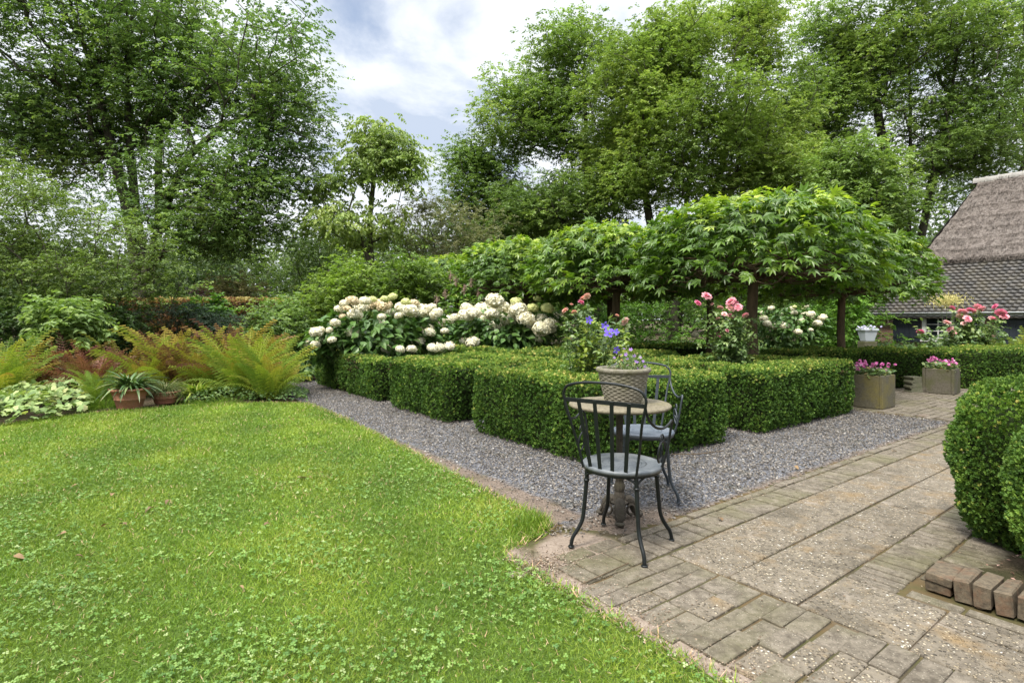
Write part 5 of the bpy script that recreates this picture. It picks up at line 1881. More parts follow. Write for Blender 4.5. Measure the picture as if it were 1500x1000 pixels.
def stone_mat(name, c0, c1, lich, ls=.5, scale=5.0, lo=.5, hi=.68):
    m, t, out = new_mat(name)
    o = t.n('ShaderNodeNewGeometry').outputs['Position']
    n1 = t.noise(o, scale, 6, .65)
    n2 = t.noise(o, 45, 5, .7)
    n3 = t.noise(o, 160, 3, .6)
    c = t.mix(t.ramp(n2, [(.3, (0, 0, 0)), (.7, (1, 1, 1))]), c0, c1)
    c = t.mix(t.math('MULTIPLY', t.ramp(n1, [(lo, (0, 0, 0)), (hi, (1, 1, 1))]), ls), c, lich)
    c = t.mix(t.math('MULTIPLY', t.ramp(n3, [(.62, (0, 0, 0)), (.68, (1, 1, 1))]), .5), c, tuple(x * .4 for x in c0))
    principled(t, out, c, .85, 0, n2, .004, .9, .25)
    return m


TB = np.array([0.665, 3.42, 0])
root = empty('bistro_table', TB, 'round stone topped bistro table on an ornate cast iron pedestal', 'table')
mb = MB()
v, f = lathe([(.0005, .675), (.285, .679), (.302, .682), (.311, .689), (.312, .697), (.306, .704), (.29, .7065), (.15, .7075), (.0005, .708)], 64)
v[:, 2] += (vnoise(v * 1.0, 18) - .5) * .003
mb.add(v, f, .5, 0, True)
mb.build('table_top', stone_mat('lichen_stone_top', (.095, .081, .055), (.195, .168, .116), (.13, .12, .04), .7, 6), root)
M['cast'] = stone_mat('weathered_cast_iron', (.030, .026, .020), (.075, .063, .049), (.045, .045, .022), .5, 9)
mb = MB()
prof = [(.0005, .675), (.11, .675), (.11, .668), (.045, .655), (.026, .62), (.024, .40), (.031, .385), (.033, .375), (.025, .365), (.027, .34), (.036, .318), (.039, .30), (.034, .28), (.026, .268), (.030, .258), (.037, .25), (.037, .24), (.028, .232), (.034, .21),
        (.040, .185), (.034, .165), (.031, .16), (.037, .155), (.037, .115), (.040, .108), (.062, .10), (.066, .093), (.055, .086), (.0005, .084)]
prof = [(r_ * (.80 if z_ < .66 else 1), z_) for r_, z_ in prof]
v, f = lathe(prof, 40)
ang = np.arctan2(v[:, 1], v[:, 0])
fl = (v[:, 2] < .36) & (v[:, 2] > .11) | (v[:, 2] > .4) & (v[:, 2] < .63)
v[:, :2] *= (1 + .09 * np.cos(ang * 10) * fl)[:, None]
mb.add(v, f, .5, 0, True)
mb.build('pedestal', M['cast'], root)
for k in range(3):
    an = math.radians(-100 + 120 * k)
    d = np.array([math.cos(an), math.sin(an), 0])
    n_ = np.array([-d[1], d[0], 0])
    mb = MB()
    pth = smooth_path([d * .02 + [0, 0, .092], d * .055 + [0, 0, .102], d * .085 + [0, 0, .082], d * .105 + [0, 0, .045], d * .118 + [0, 0, .018], d * .135 + [0, 0, .015]], 6)
    vv, ff = tube(pth, np.interp(np.linspace(0, 1, len(pth)), [0, .25, .7, 1], [.026, .033, .024, .019]), 12)
    q = ff[:, 2] != ff[:, 3]
    mb.add(vv, ff[q], .5, 0, True)
    mb.add(vv, ff[~q][:, :3], .5)
    for s in (-1, 1):                                    # beaded edges of the claw foot
        for tt in np.linspace(.1, .85, 12):
            p = pth[int(tt * (len(pth) - 1))] + n_ * s * .026 + [0, 0, .012]
            v2, f2 = lathe([(.0005, -.006), (.0065, 0), (.0005, .006)], 6)
            mb.add(v2 + p, f2, .5, 0, True)
    th = np.linspace(0, 1.7 * PI, 18)
    for s in (-1, 1):
        sc = np.array([d * (.062 + .026 * math.cos(a_)) + n_ * s * .032 + [0, 0, .05 + .03 * math.sin(a_)] for a_ in th])
        add_tube(mb, sc, .008, 6)
    v2, f2 = lathe([(.0005, .0), (.028, 0.0), (.030, .008), (.024, .014), (.0005, .016)], 14)
    mb.add(v2 + d * .135, f2, .5, 0, True)
    mb.build('foot', M['cast'], root)

# basket weave pot on the table
PP = np.array([0.690, 3.43, 0.709])
root = empty('basket_weave_pot', PP, 'round grey stone pot with a basket weave surface standing on the table', 'flower pot')
mb = MB()
seg, rows = 96, 96
zz = np.linspace(0, .185, rows)
a_ = np.arange(seg) * 2 * PI / seg
vs = []
for z in zz:
    r = .107 + .046 * (z / .185) ** .9
    course = int(z / .0118)
    ph = (course % 2) * PI
    bump = .0026 * np.cos(a_ * 16 + ph) * abs(math.sin(PI * z / .0118)) + .0030 * abs(math.sin(PI * z / .0118))
    if z < .012: bump = bump * .3
    vs.append(np.stack([(r + bump) * np.cos(a_), (r + bump) * np.sin(a_), np.full(seg, z)], 1))
for r, z in ((.160, .187), (.166, .195), (.166, .207), (.160, .214), (.148, .215), (.141, .205), (.138, .17), (.0005, .17)):
    wob = .003 * np.cos(a_ * 30) if r > .158 else 0
    vs.append(np.stack([(r + wob) * np.cos(a_), (r + wob) * np.sin(a_), np.full(seg, z)], 1))
n_r = len(vs)
vs = np.concatenate(vs)
f = np.array([(i * seg + j, i * seg + (j + 1) % seg, (i + 1) * seg + (j + 1) % seg, (i + 1) * seg + j) for i in range(n_r - 1) for j in range(seg)])
mb.add(vs, f, .5, 0, True)
mb.build('pot', stone_mat('basket_stone', (.100, .092, .070), (.215, .195, .152), (.10, .10, .035), .65, 8), root, (0, 0, 0))
mb = MB()
v, f = lathe([(.139, .186), (.09, .194), (.0005, .198)], 24)
v[:, 2] += vnoise(v, 40) * .014
mb.add(v, f, .5, 0, True)
mb.build('potting_soil', M['soil'], root)


# ------------------------------------------------------------------ small flowers
def petal_flower(npet, cup, wid, curl=.0):
    """open flower facing +z, unit radius"""
    v, f = [], []
    for k in range(npet):
        a0 = k * 2 * PI / npet
        c, s = math.cos(a0), math.sin(a0)
        b0 = len(v)
        for x, y, z in ((.06, 0, 0), (.45, -wid * .75, cup * .35), (.8, -wid * .75, cup * .8), (1.0, 0, cup + curl), (.8, wid * .75, cup * .8), (.45, wid * .75, cup * .35), (.55, 0, cup * .4)):
            v.append((x * c - y * s, x * s + y * c, z))
        f += [(b0, b0 + 1, b0 + 6), (b0 + 1, b0 + 2, b0 + 6), (b0 + 2, b0 + 3, b0 + 6), (b0 + 3, b0 + 4, b0 + 6), (b0 + 4, b0 + 5, b0 + 6), (b0 + 5, b0, b0 + 6)]
    return T(v, f)


def rose_bloom(seed):
    r = np.random.default_rng(seed)
    mb = MB()
    for ringi, (npet, rad, tilt, sz) in enumerate(((3, .10, 1.35, .42), (5, .22, 1.1, .55), (6, .36, .75, .66), (7, .46, .35, .70), (6, .5, -.05, .62))):
        for k in range(npet):
            a0 = k * 2 * PI / npet + ringi * .55 + r.uniform(-.15, .15)
            o_ = np.array([math.cos(a0), math.sin(a0), 0])
            t_ = np.array([-math.sin(a0), math.cos(a0), 0])
            up = o_ * math.cos(tilt) + np.array([0, 0, 1]) * math.sin(tilt)
            P0 = o_ * rad * .5 + [0, 0, -.1 - .05 * ringi + .28]
            g = []
            for i in range(4):
                for j in range(5):
                    uu, vv = i / 3, (j - 2) / 2
                    w = sz * .62 * math.sin(PI * (.18 + .62 * uu))
                    p = P0 + up * sz * uu + t_ * vv * w - o_ * (.16 * vv * vv * sz) + o_ * (.16 * uu ** 3 * sz) - np.array([0, 0, .10 * uu ** 3])
                    g.append(p)
            ff = [(i * 5 + j, i * 5 + j + 1, (i + 1) * 5 + j + 1, (i + 1) * 5 + j) for i in range(3) for j in range(4)]
            mb.add(g, ff, np.clip(.45 + .10 * (4 - ringi) + r.normal() * .12 - np.repeat(np.arange(4), 5) * .03, 0, 1), 0, True)
    return mb


def flower_mat(name, stops, tr=.25):
    return leaf_mat(name, stops, .55, tr, .05, .2, 3, (1, 1, 1), (1, 1, 1))


PINK = flower_mat('pink_petal', [(0, (.80, .55, .50)), (.4, (.80, .42, .45)), (.75, (.78, .30, .38)), (1, (.74, .20, .30))])
SALMON = flower_mat('salmon_petal', [(0, (.80, .60, .48)), (.5, (.80, .46, .36)), (1, (.76, .34, .30))])
DEEP = flower_mat('deep_pink_petal', [(0, (.80, .38, .46)), (.5, (.76, .22, .36)), (1, (.68, .12, .26))])
PALE = flower_mat('pale_pink_petal', [(0, (.82, .66, .56)), (.5, (.80, .52, .47)), (1, (.78, .40, .40))])
RB = {k: [rose_bloom(i * 7 + j).mesh('bloom', mt) for j in range(2)] for i, (k, mt) in enumerate((('p', PINK), ('s', SALMON), ('d', DEEP), ('w', PALE)))}
M['rose_leaf'] = leaf_mat('rose_leaf', [(0, (.035, .085, .020)), (.45, (.075, .155, .035)), (.8, (.14, .23, .06)), (.95, (.25, .31, .12)), (1, (.30, .15, .06))], .42, .28, .15, .5, 2)


def rose_bush(label, base, y, blooms, leaf_box, nleaf, lsize, dy=.35):
    base = np.asarray(base, dtype=float)
    root = empty('rose_bush', base, label, 'rose bush', 'pink flowering rose bushes')
    st = MB()
    lp, lx = [], []
    def shoot(P):
        foot = base + [RNG.normal() * .06, RNG.normal() * .06, 0]
        mid = foot * .5 + P * .5 + [RNG.normal() * .05, RNG.normal() * .05, .08]
        pth = smooth_path([foot, mid, P], 7)
        add_tube(st, pth, np.linspace(.006, .0025, len(pth)), 5)
        for q in pth[4:-1]:
            for _ in range(4):
                lp.append(q + RNG.normal(size=3) * .035)
                lx.append(RNG.normal(size=3))
    for i, (px, py, rp, k) in enumerate(blooms):
        P = at(px, py, y + RNG.uniform(-dy, -.2 * dy))
        r = rp * y / F
        o = bpy.data.objects.new('bloom', RB[k][i % 2])
        o.parent = root
        o.location = P - base
        o.scale = (r * 1.08,) * 3
        o.rotation_euler = (RNG.uniform(.2, .9), RNG.uniform(-.5, .5), RNG.uniform(0, 6))
        COL.objects.link(o)
        shoot(P - [0, 0, r * .2])
    x0, y0, x1, y1 = leaf_box
    for i in range(nleaf // 30):
        t1 = RNG.random()
        shoot(at(RNG.uniform(x0, x1), y0 + (y1 - y0) * RNG.random() * .6, y + RNG.uniform(-dy, dy)))
    n = nleaf
    cxp, cyp = (x0 + x1) / 2, (y0 + y1) / 2
    for _ in range(n):
        d = RNG.normal(size=3) * [.40, 1, .42]
        lp.append(at(cxp + d[0] * (x1 - x0) * .55, cyp + (y1 - y0) * .12 + d[2] * (y1 - y0) * .55, y + d[1] * dy * .7))
        lx.append(RNG.normal(size=3))
    A = np.array(lp)
    A = A[A[:, 2] > .3]
    X0 = rand_dirs(len(A)) * [1, 1, .4] - [0, 0, .2]
    N0 = rand_dirs(len(A)) * .6 + [0, -.15, .9]
    rn = .15 + .65 * RNG.random(len(A))
    mb = MB()
    for off in (-.9, 0, .9):                             # three leaflets on each stalk
        X = unit(X0) * math.cos(off) + np.cross(unit(N0), unit(X0)) * math.sin(off)
        add_inst(mb, LEAF6, A + unit(X) * lsize * .2, X, N0 + rand_dirs(len(A)) * .2, lsize * RNG.uniform(.7, 1.2, len(A)), np.clip(rn + RNG.normal(size=len(A)) * .06, 0, 1), 0, lsize)
    mb.build('foliage', M['rose_leaf'], root, base)
    st.build('stems', M['stem_green'], root, base)
    return root


rose_bush('rose bush with a few salmon pink blooms behind the pot on the table', gp(.92, 1.02), 5.9,
          [(856, 437, 6.5, 's'), (851, 443, 5.5, 'd'), (860, 434, 5, 's'), (828, 455, 5.5, 's'), (841, 457, 4, 's'), (915, 471, 7, 'w'), (837, 446, 3, 's'), (904, 462, 3, 's')], (818, 455, 925, 545), 260, .055)
rose_bush('rose bush with bright pink blooms beside the brown trunk of the nearest umbrella tree', gp(3.42, .92), 7.2,
          [(1022, 444, 5.5, 'd'), (1035, 434, 7.5, 'p'), (1043, 446, 3.5, 'w'), (1055, 451, 5, 'w'), (1071, 442, 7.5, 'p'), (1070, 452, 7, 'w'), (1081, 450, 6, 'p'), (1061, 460, 4, 'w'), (1071, 463, 5, 'p'), (1092, 462, 5, 'p'), (1056, 489, 6, 'd'), (1077, 445, 5, 'd'), (1052, 467, 3.5, 'w'), (1065, 484, 3, 'p')],
          (1028, 452, 1110, 525), 200, .055)
rose_bush('tall rose bush with many pink blooms in front of the house window', at(1412, 468, 11.3) * [1, 1, 0], 11.2,
          [(1348, 486, 5, 'd'), (1410, 457, 7, 'p'), (1406, 463, 5, 'w'), (1417, 467, 5.5, 'p'), (1421, 454, 4.5, 'd'), (1427, 456, 5, 'p'), (1433, 451, 7, 'p'), (1438, 452, 5, 'p'), (1458, 449, 5, 'd'), (1466, 458, 7, 'd'), (1471, 464, 6, 'p'), (1454, 467, 5.5, 'p'),
           (1387, 473, 6, 'w'), (1392, 482, 5, 'p'), (1396, 488, 5, 'p'), (1395, 451, 4, 'd'), (1412, 474, 4, 'w')], (1340, 468, 1485, 515), 340, .075, .5)

BLUE = flower_mat('blue_violet_petal', [(0, (.10, .06, .50)), (.5, (.15, .09, .62)), (1, (.25, .16, .72))], .3)
LILAC = flower_mat('lilac_petal', [(0, (.22, .10, .42)), (.5, (.34, .18, .52)), (1, (.52, .36, .66))], .3)
MAGENTA = flower_mat('magenta_petal', [(0, (.58, .10, .36)), (.45, (.72, .22, .48)), (.8, (.80, .38, .60)), (1, (.85, .62, .74))], .3)
WHITEP = flower_mat('white_petal', [(0, (.7, .7, .66)), (1, (.85, .85, .82))], .3)
STAR = petal_flower(5, .35, .36, -.12)
ROUND = petal_flower(5, .10, .46, -.05)
bloom_mesh = {}


def flower_obj(parent, base, P, r, tmpl, mat, key, face=(0, -.6, .7), name='flower'):
    if key not in bloom_mesh:
        mb = MB()
        n = len(tmpl[0])
        mb.add(tmpl[0], tmpl[1], np.clip(.3 + .4 * np.linalg.norm(tmpl[0][:, :2], axis=1), 0, 1), 0, False)
        bloom_mesh[key] = mb.mesh(name, mat)
    o = bpy.data.objects.new(name, bloom_mesh[key])
    o.parent = parent
    o.location = P - base
    o.scale = (r, r, r)
    d = Vector(np.asarray(face) + RNG.normal(size=3) * .35)
    o.rotation_euler = d.to_track_quat('Z', 'Y').to_euler()
    COL.objects.link(o)


M['lime_leaf'] = leaf_mat('lime_leaf', [(0, (.06, .13, .015)), (.5, (.135, .235, .028)), (1, (.25, .34, .06))], .5, .35, .15, .35, 2)
b = gp(.80, 1.18)
root = empty('balloon_flower', b, 'plant with blue violet star flowers and lime leaves behind the pot', 'flowering plant')
A, st = [], MB()
for px, py, r in ((862, 469, 6.5), (886, 477, 6.5), (893, 489, 9.5), (902, 487, 6), (902, 512, 6.5)):
    P = at(px, py, 5.35 + RNG.uniform(-.1, .1))
    flower_obj(root, b, P, r * 5.35 / F, STAR, BLUE, 'star')
    pth = smooth_path([b + RNG.normal(size=3) * [.05, .05, 0], (b + P) / 2 + [.02, 0, .1], P - [0, 0, .01]], 6)
    add_tube(st, pth, np.linspace(.005, .0025, len(pth)), 5)
for i in range(26):
    P = at(RNG.uniform(842, 925), RNG.uniform(462, 525), 5.5 + RNG.uniform(-.25, .25))
    pth = smooth_path([b + RNG.normal(size=3) * [.06, .06, 0], (b + P) / 2 + [0, 0, .08], P], 6)
    add_tube(st, pth, np.linspace(.004, .002, len(pth)), 4)
    for q in pth[4:]:
        for _ in range(4):
            A.append(q + RNG.normal(size=3) * .03)
A = np.array(A)
mb = MB()
add_inst(mb, LEAF6, A, rand_dirs(len(A)) * [1, 1, .5], rand_dirs(len(A)) * .6 + [0, -.2, .8], RNG.uniform(.04, .075, len(A)), RNG.random(len(A)), 0, .055)
mb.build('foliage', M['lime_leaf'], root, b)
st.build('stems', M['stem_green'], root, b)

# trailing bellflower in the pot
b = PP + [0, 0, .19]
root = empty('bellflower', b, 'low mauve bellflower growing in the basket weave pot', 'flowering plant')
n = 420
A = b + np.c_[RNG.normal(size=n) * .055 + .035, RNG.normal(size=n) * .05, np.abs(RNG.normal(size=n)) * .045 + .005]
mb = MB()
add_inst(mb, LEAF, A, rand_dirs(n) * [1, 1, .6] + [0, 0, .3], rand_dirs(n) * .7 + [0, 0, .8], RNG.uniform(.014, .028, n), RNG.random(n), 0, .02)
for i in range(70):
    q = b + np.array([RNG.normal() * .06 + .03, RNG.normal() * .05, 0])
    e = q + np.array([RNG.normal() * .03, RNG.normal() * .03, RNG.uniform(.05, .11)])
    add_tube(mb, [q, (q + e) / 2 + RNG.normal(size=3) * .006, e], .0011, 4)
mb.build('foliage', M['rose_leaf'], root, b)
for px, py, r in ((914, 511, 3), (909, 520, 3.2), (924, 512, 3.2), (917, 519, 3), (929, 521, 3), (912, 528, 2.6), (932, 530, 3.6), (903, 532, 2.4), (945, 537, 3), (921, 535, 2.6), (938, 524, 2.6), (926, 540, 2.6), (910, 541, 2.4), (934, 540, 2.8), (942, 529, 2.4), (919, 526, 2.4), (900, 524, 2.2)):
    flower_obj(root, b, at(px, py, 3.40 + RNG.uniform(-.05, .05)), r * 3.4 / F, STAR, LILAC, 'lilac')

# ------------------------------------------------------------------ square stone planters with geraniums
M['planter'] = stone_mat('mossy_stone_planter', (.060, .053, .038), (.120, .106, .080), (.06, .064, .022), .75, 3.5, .42, .6)
M['planter_y'] = stone_mat('lichen_stone_planter', (.062, .056, .036), (.125, .113, .078), (.15, .125, .026), .75, 2.6, .46, .64)


def planter(label, corner, d1, d2, w1, w2, h, mat, flabel, nfl, px_rng, py_rng):
    c = corner + d1 * w1 / 2 + d2 * w2 / 2
    root = empty('stone_planter', c, label, 'planter', 'square stone planters with geraniums')
    mb = MB()
    z = np.array([0, 0, 1.0])
    d1 = d1 * 1.0
    t_ = .045
    for s in (-1, 1):
        add_bbox(mb, c + d1 * s * (w1 / 2 - t_ / 2) + z * h / 2, d1, d2, z, t_ / 2, w2 / 2, h / 2, .012)
        add_bbox(mb, c + d2 * s * (w2 / 2 - t_ / 2 - .001) + z * (h / 2 - .002), d1, d2, z, w1 / 2 - t_ - .0005, t_ / 2, h / 2 - .002, .008)
    add_bbox(mb, c + z * .03, d1, d2, z, w1 / 2 - t_, w2 / 2 - t_, .025, .004)
    mb.build('box', mat, root, c)
    mb = MB()
    add_bbox(mb, c + z * (h - .06), d1, d2, z, w1 / 2 - t_ - .001, w2 / 2 - t_ - .001, .02, .004)
    mb.build('potting_soil', M['soil'], root, c)
    b = c + z * (h - .04)
    g = empty('geranium', b, flabel, 'flowering plant', 'pink geraniums in the stone planters')
    n = 420
    uu, vv = RNG.uniform(-.5, .5, (2, n))
    A = b + uu[:, None] * d1 * w1 * .98 + vv[:, None] * d2 * w2 * .98 + np.c_[np.zeros(n), np.zeros(n), RNG.uniform(0, .13, n)]
    mb = MB()
    add_inst(mb, ROUND, A, rand_dirs(n) * [1, 1, .3], rand_dirs(n) * .6 + [0, -.2, .9], RNG.uniform(.018, .032, n), RNG.random(n))
    mb.build('foliage', M['rose_leaf'], g, b)
    st = MB()
    for i in range(nfl):
        P = b + RNG.uniform(-.5, .5) * d1 * w1 + RNG.uniform(-.5, .5) * d2 * w2 + z * (RNG.uniform(.10, .21))
        mbh = None
        key = 'ger%d' % (i % 3)
        if key not in bloom_mesh:
            mh = MB()
            k = 9
            D = rand_dirs(k) * [1, 1, .6] + [0, 0, .35]
            add_inst(mh, ROUND, D * .55, rand_dirs(k), D + RNG.normal(size=(k, 3)) * .2, RNG.uniform(.38, .55, k), RNG.random(k))
            bloom_mesh[key] = mh.mesh('flower_head', MAGENTA)
        o = bpy.data.objects.new('flower_head', bloom_mesh[key])
        o.parent = g
        o.location = P - b
        rr = RNG.uniform(.022, .036)
        o.scale = (rr,) * 3
        o.rotation_euler = (RNG.uniform(-.5, .9), RNG.uniform(-.5, .5), RNG.uniform(0, 6))
        COL.objects.link(o)
        add_tube(st, [b + (P - b) * [.8, .8, 0], (P + b) / 2 * [1, 1, 1], P - z * .01], .002, 4)
    st.build('stems', M['stem_green'], g, b)


planter('square stone planter with one yellow lichened side, at the end of the clipped hedge block', ground(1293, 600), V, U, .52, .45, .455, M['planter_y'], 'pink geranium in the yellow lichened stone planter', 46, 0, 0)
planter('farther grey stone planter standing before the long low hedge', ground(1398, 578.6), unit([-.66, .75, 0]), unit([.75, .66, 0]), .43, .46, .415, M['planter'], 'pink geranium in the farther grey stone planter', 34, 0, 0)
# three grey coping pieces stacked by the farther planter
for i in range(3):
    mb = MB()
    c = at(1338.5, 468, 9.36) * [1, 1, 0] + [0, 0, .002 + i * .086]
    ax, ay = unit([1, .12 * (i - 1), 0]), unit([-.12 * (i - 1), 1, 0])
    sec = [(.105, 0), (.095, .018), (.085, .040), (.092, .058), (.108, .066), (.108, .084)]
    L = .10
    pts = [c + ax * x + [0, 0, z] - ay * L for x, z in sec] + [c - ax * x + [0, 0, z] - ay * L for x, z in sec[::-1]]
    pts2 = [p + ay * 2 * L for p in pts]
    k = len(pts)
    mb.add(pts + pts2, [(j, (j + 1) % k, k + (j + 1) % k, k + j) for j in range(k)], .5)
    mb.add(pts, [tuple(range(k))[::-1]], .5)
    mb.add(pts2, [tuple(range(k))], .5)
    tag(mb.build('coping_stone', stone_mat('mossy_coping', (.07, .07, .045), (.15, .145, .10), (.08, .09, .04), .7, 8) if i == 0 else bpy.data.materials['mossy_coping'], None, c),
        ('lowest of three mossy grooved coping stones stacked left of the farther planter', 'middle one of three mossy grooved coping stones stacked beside the farther planter', 'topmost of three mossy grooved coping stones stacked beside the farther planter')[i], 'coping stone', 'stack of coping stones')

# ------------------------------------------------------------------ terracotta pots at the lawn edge
M['terracotta'] = stone_mat('weathered_terracotta', (.25, .105, .062), (.36, .165, .10), (.22, .17, .12), .45, 6)


def terracotta(label, P, R_, r_, h, grooves):
    root = empty('terracotta_pot', P, label, 'flower pot', 'terracotta pots at the lawn edge')
    mb = MB()
    v, f = lathe([(.0005, 0), (r_ * .97, 0), (r_, .01), (r_ + (R_ * .86 - r_) * .45, h * .42), (r_ + (R_ * .86 - r_) * .47 + .006, h * .44), (r_ + (R_ * .86 - r_) * .5 + .006, h * .48), (r_ + (R_ * .86 - r_) * .52, h * .5), (R_ * .86, h * .80)], 40)
    mb.add(v, f, .5, 0, True)
    mb.build('body', M['terracotta'], root)
    mb = MB()
    v, f = lathe([(R_ * .86, h * .80), (R_ * .885, h * .815), (R_ * .90, h * .86), (R_ * .975, h * .89), (R_, h * .92), (R_, h * .985), (R_ * .98, h), (R_ * .93, h), (R_ * .90, h * .9), (R_ * .86, h * .86), (.0005, h * .87)], 40)
    mb.add(v, f, .5, 0, True)
    mb.build('rim', M['terracotta'], root)
    return root


P1, P2 = ground(190, 597), ground(242, 590)
terracotta('larger terracotta pot on the lawn edge, holding the strap leaved plant', P1, .248, .150, .275, 1)
terracotta('smaller low terracotta pot partly behind the larger one', P2, .20, .135, .175, 1)


def strap(n=8):
    v, f = [], []
    for i in range(n + 1):
        t = i / n
        w = .035 * (1 - t ** 3) * (.6 + .4 * min(1, t * 4))
        p = np.array([t * .92, 0, .62 * t - .95 * t * t])
        v += [p + [0, -w, .012], p, p + [0, w, .012]]
    for i in range(n):
        for j in (0, 1):
            a0 = i * 3 + j
            f += [(a0, a0 + 3, a0 + 4), (a0, a0 + 4, a0 + 1)]
    return np.array(v), np.array(f)


STRAP = strap()
M['strap'] = leaf_mat('strap_leaf', [(0, (.025, .07, .015)), (.6, (.055, .125, .028)), (.93, (.11, .18, .05)), (1, (.3, .27, .12))], .4, .2, .15, .5, 3)


def strap_plant(name, label, P, n, L, R0, mat, up=.9, wid=1.0, tmpl=None, group=None):
    a0 = RNG.uniform(0, 2 * PI, n)
    el = RNG.uniform(-.1, up, n)
    X = np.stack([np.cos(a0) * np.cos(el), np.sin(a0) * np.cos(el), np.sin(el)], 1)
    N = np.stack([-np.cos(a0) * np.sin(el), -np.sin(a0) * np.sin(el), np.cos(el)], 1)
    B = P + np.c_[np.cos(a0) * R0 * RNG.random(n), np.sin(a0) * R0 * RNG.random(n), np.zeros(n)]
    mb = MB()
    s = L * RNG.uniform(.6, 1.1, n)
    add_inst(mb, tmpl or STRAP, B, X, N, s, RNG.random(n), 0, s * wid)
    return tag(mb.build(name, mat, None, P), label, 'plant', group)


strap_plant('strap_leaved_plant', 'dark green strap leaved plant growing in the larger terracotta pot', P1 + [0, 0, .245], 190, .37, .13, M['strap'], 1.25, 1.5)
strap_plant('tufted_plant', 'thin leaved grey green tufted plant in the smaller terracotta pot', P2 + [0, 0, .155], 420, .27, .15, leaf_mat('tuft_leaf', [(0, (.05, .09, .03)), (.6, (.11, .17, .06)), (1, (.24, .27, .12))], .55, .25, .15, .3, 3), 1.2, .35)
strap_plant('long_grass', 'tuft of long bright grass left of the larger terracotta pot', P1 + [-.42, .10, -.02], 520, .26, .30, leaf_mat('long_grass_blade', [(0, (.05, .13, .012)), (.6, (.10, .21, .02)), (1, (.19, .30, .05))], .5, .3, .2, .35, 3), 1.3, .22, group='tufts of long grass by the pots')
strap_plant('long_grass', 'tuft of long bright grass right of the smaller terracotta pot', P2 + [.75, -.05, -.02], 420, .18, .40, bpy.data.materials['long_grass_blade'], 1.2, .25, group='tufts of long grass by the pots')
strap_plant('garden_perennial', 'bright green bushy perennial standing right behind the smaller terracotta pot', P2 + [.25, .35, .05], 260, .34, .22, M['lime_leaf'], 1.2, 1.3)

# ------------------------------------------------------------------ raised brick edging at the right
M['edge_brick'] = stone_mat('weathered_edging_brick', (.048, .038, .026), (.135, .106, .070), (.125, .066, .037), .55, 12, .50, .64)
EG = 'bricks of the raised edging'
z = np.array([0, 0, 1.0])


def edge_brick(c, hx, hy, hz, label, tilt=0.0):
    mb = MB()
    ay = unit(V + z * tilt)
    az = np.cross(U, ay)
    add_bbox(mb, (0, 0, 0), U, ay, az, hx, hy, hz, .0055)
    # worn corners: nudge every vertex a little
    for ch in mb.c:
        ch[0][:] += (np.stack([vnoise(ch[0] + c + s, 38) for s in (0, 5, 9)], 1) - .5) * .014
    return tag(mb.build('edging_brick', M['edge_brick'], None, (0, 0, 0)), label, 'brick', EG), c


def place_brick(a0, b0, z0, *args, **k):
    c = gp(a0, b0, z0)
    o, _ = edge_brick(c, *args, **k)
    o.location = c


place_brick(-.175, -2.275, .0215, .100, .047, .0215, 'lower of the two flat bricks at the corner of the raised edging')
place_brick(-.177, -2.278, .0655, .104, .050, .0215, 'upper flat brick at the corner of the raised edging, with a pale worn top')
ENAMES = ['first upright brick beside the two flat corner bricks', 'second upright brick from the corner of the raised edging', 'third upright brick from the corner of the raised edging', 'fourth upright brick from the corner, near the right edge of the photo']
b = -2.335
for i in range(7):
    w = R2.uniform(.026, .031)
    lb = ENAMES[i] if i < 4 else 'upright brick of the raised edging beyond the right edge of the photo'
    place_brick(-.18 + R2.uniform(-.008, .008), b - w, .047 + R2.uniform(-.004, .004), .1, w, .05, lb, tilt=R2.uniform(-.12, .02))
    b -= 2 * w + R2.uniform(.008, .016)
# the planting bed behind it
BED = [gp(-.1, -2.30), gp(.25, -2.36), gp(.6, -2.45), gp(3.0, -2.52), gp(3.0, -6), gp(-.1, -6)]
v, f, r = fine_sheet(BED, 0.006, .04, lambda P: np.full(len(P), .5))
v[:, 2] += .030 * vnoise(v, 3.0) + .012 * vnoise(v, 14)
mb = MB()
mb.add(v, f, r, 0, True)
tag(mb.build('planting_bed', M['soil']), kind='structure')
mb = MB()
n = 900
P = np.c_[RNG.uniform(1.6, 3.4, n), RNG.uniform(1.9, 3.4, n), np.full(n, .035)]
P = P[in_poly(P, np.array(BED)[:, :2])]
add_inst(mb, LEAF, P, rand_dirs(len(P)) * [1, 1, .2], rand_dirs(len(P)) * .5 + [0, 0, 1], RNG.uniform(.008, .028, len(P)), RNG.random(len(P)))
tag(mb.build('leaf_litter', leaf_mat('leaf_litter', [(0, (.05, .032, .02)), (.5, (.13, .085, .05)), (1, (.30, .24, .17))], .8, .1, .2, .2)), 'crumbs of dry leaves and bark on the soil of the right hand bed', 'leaf litter', kind='stuff')

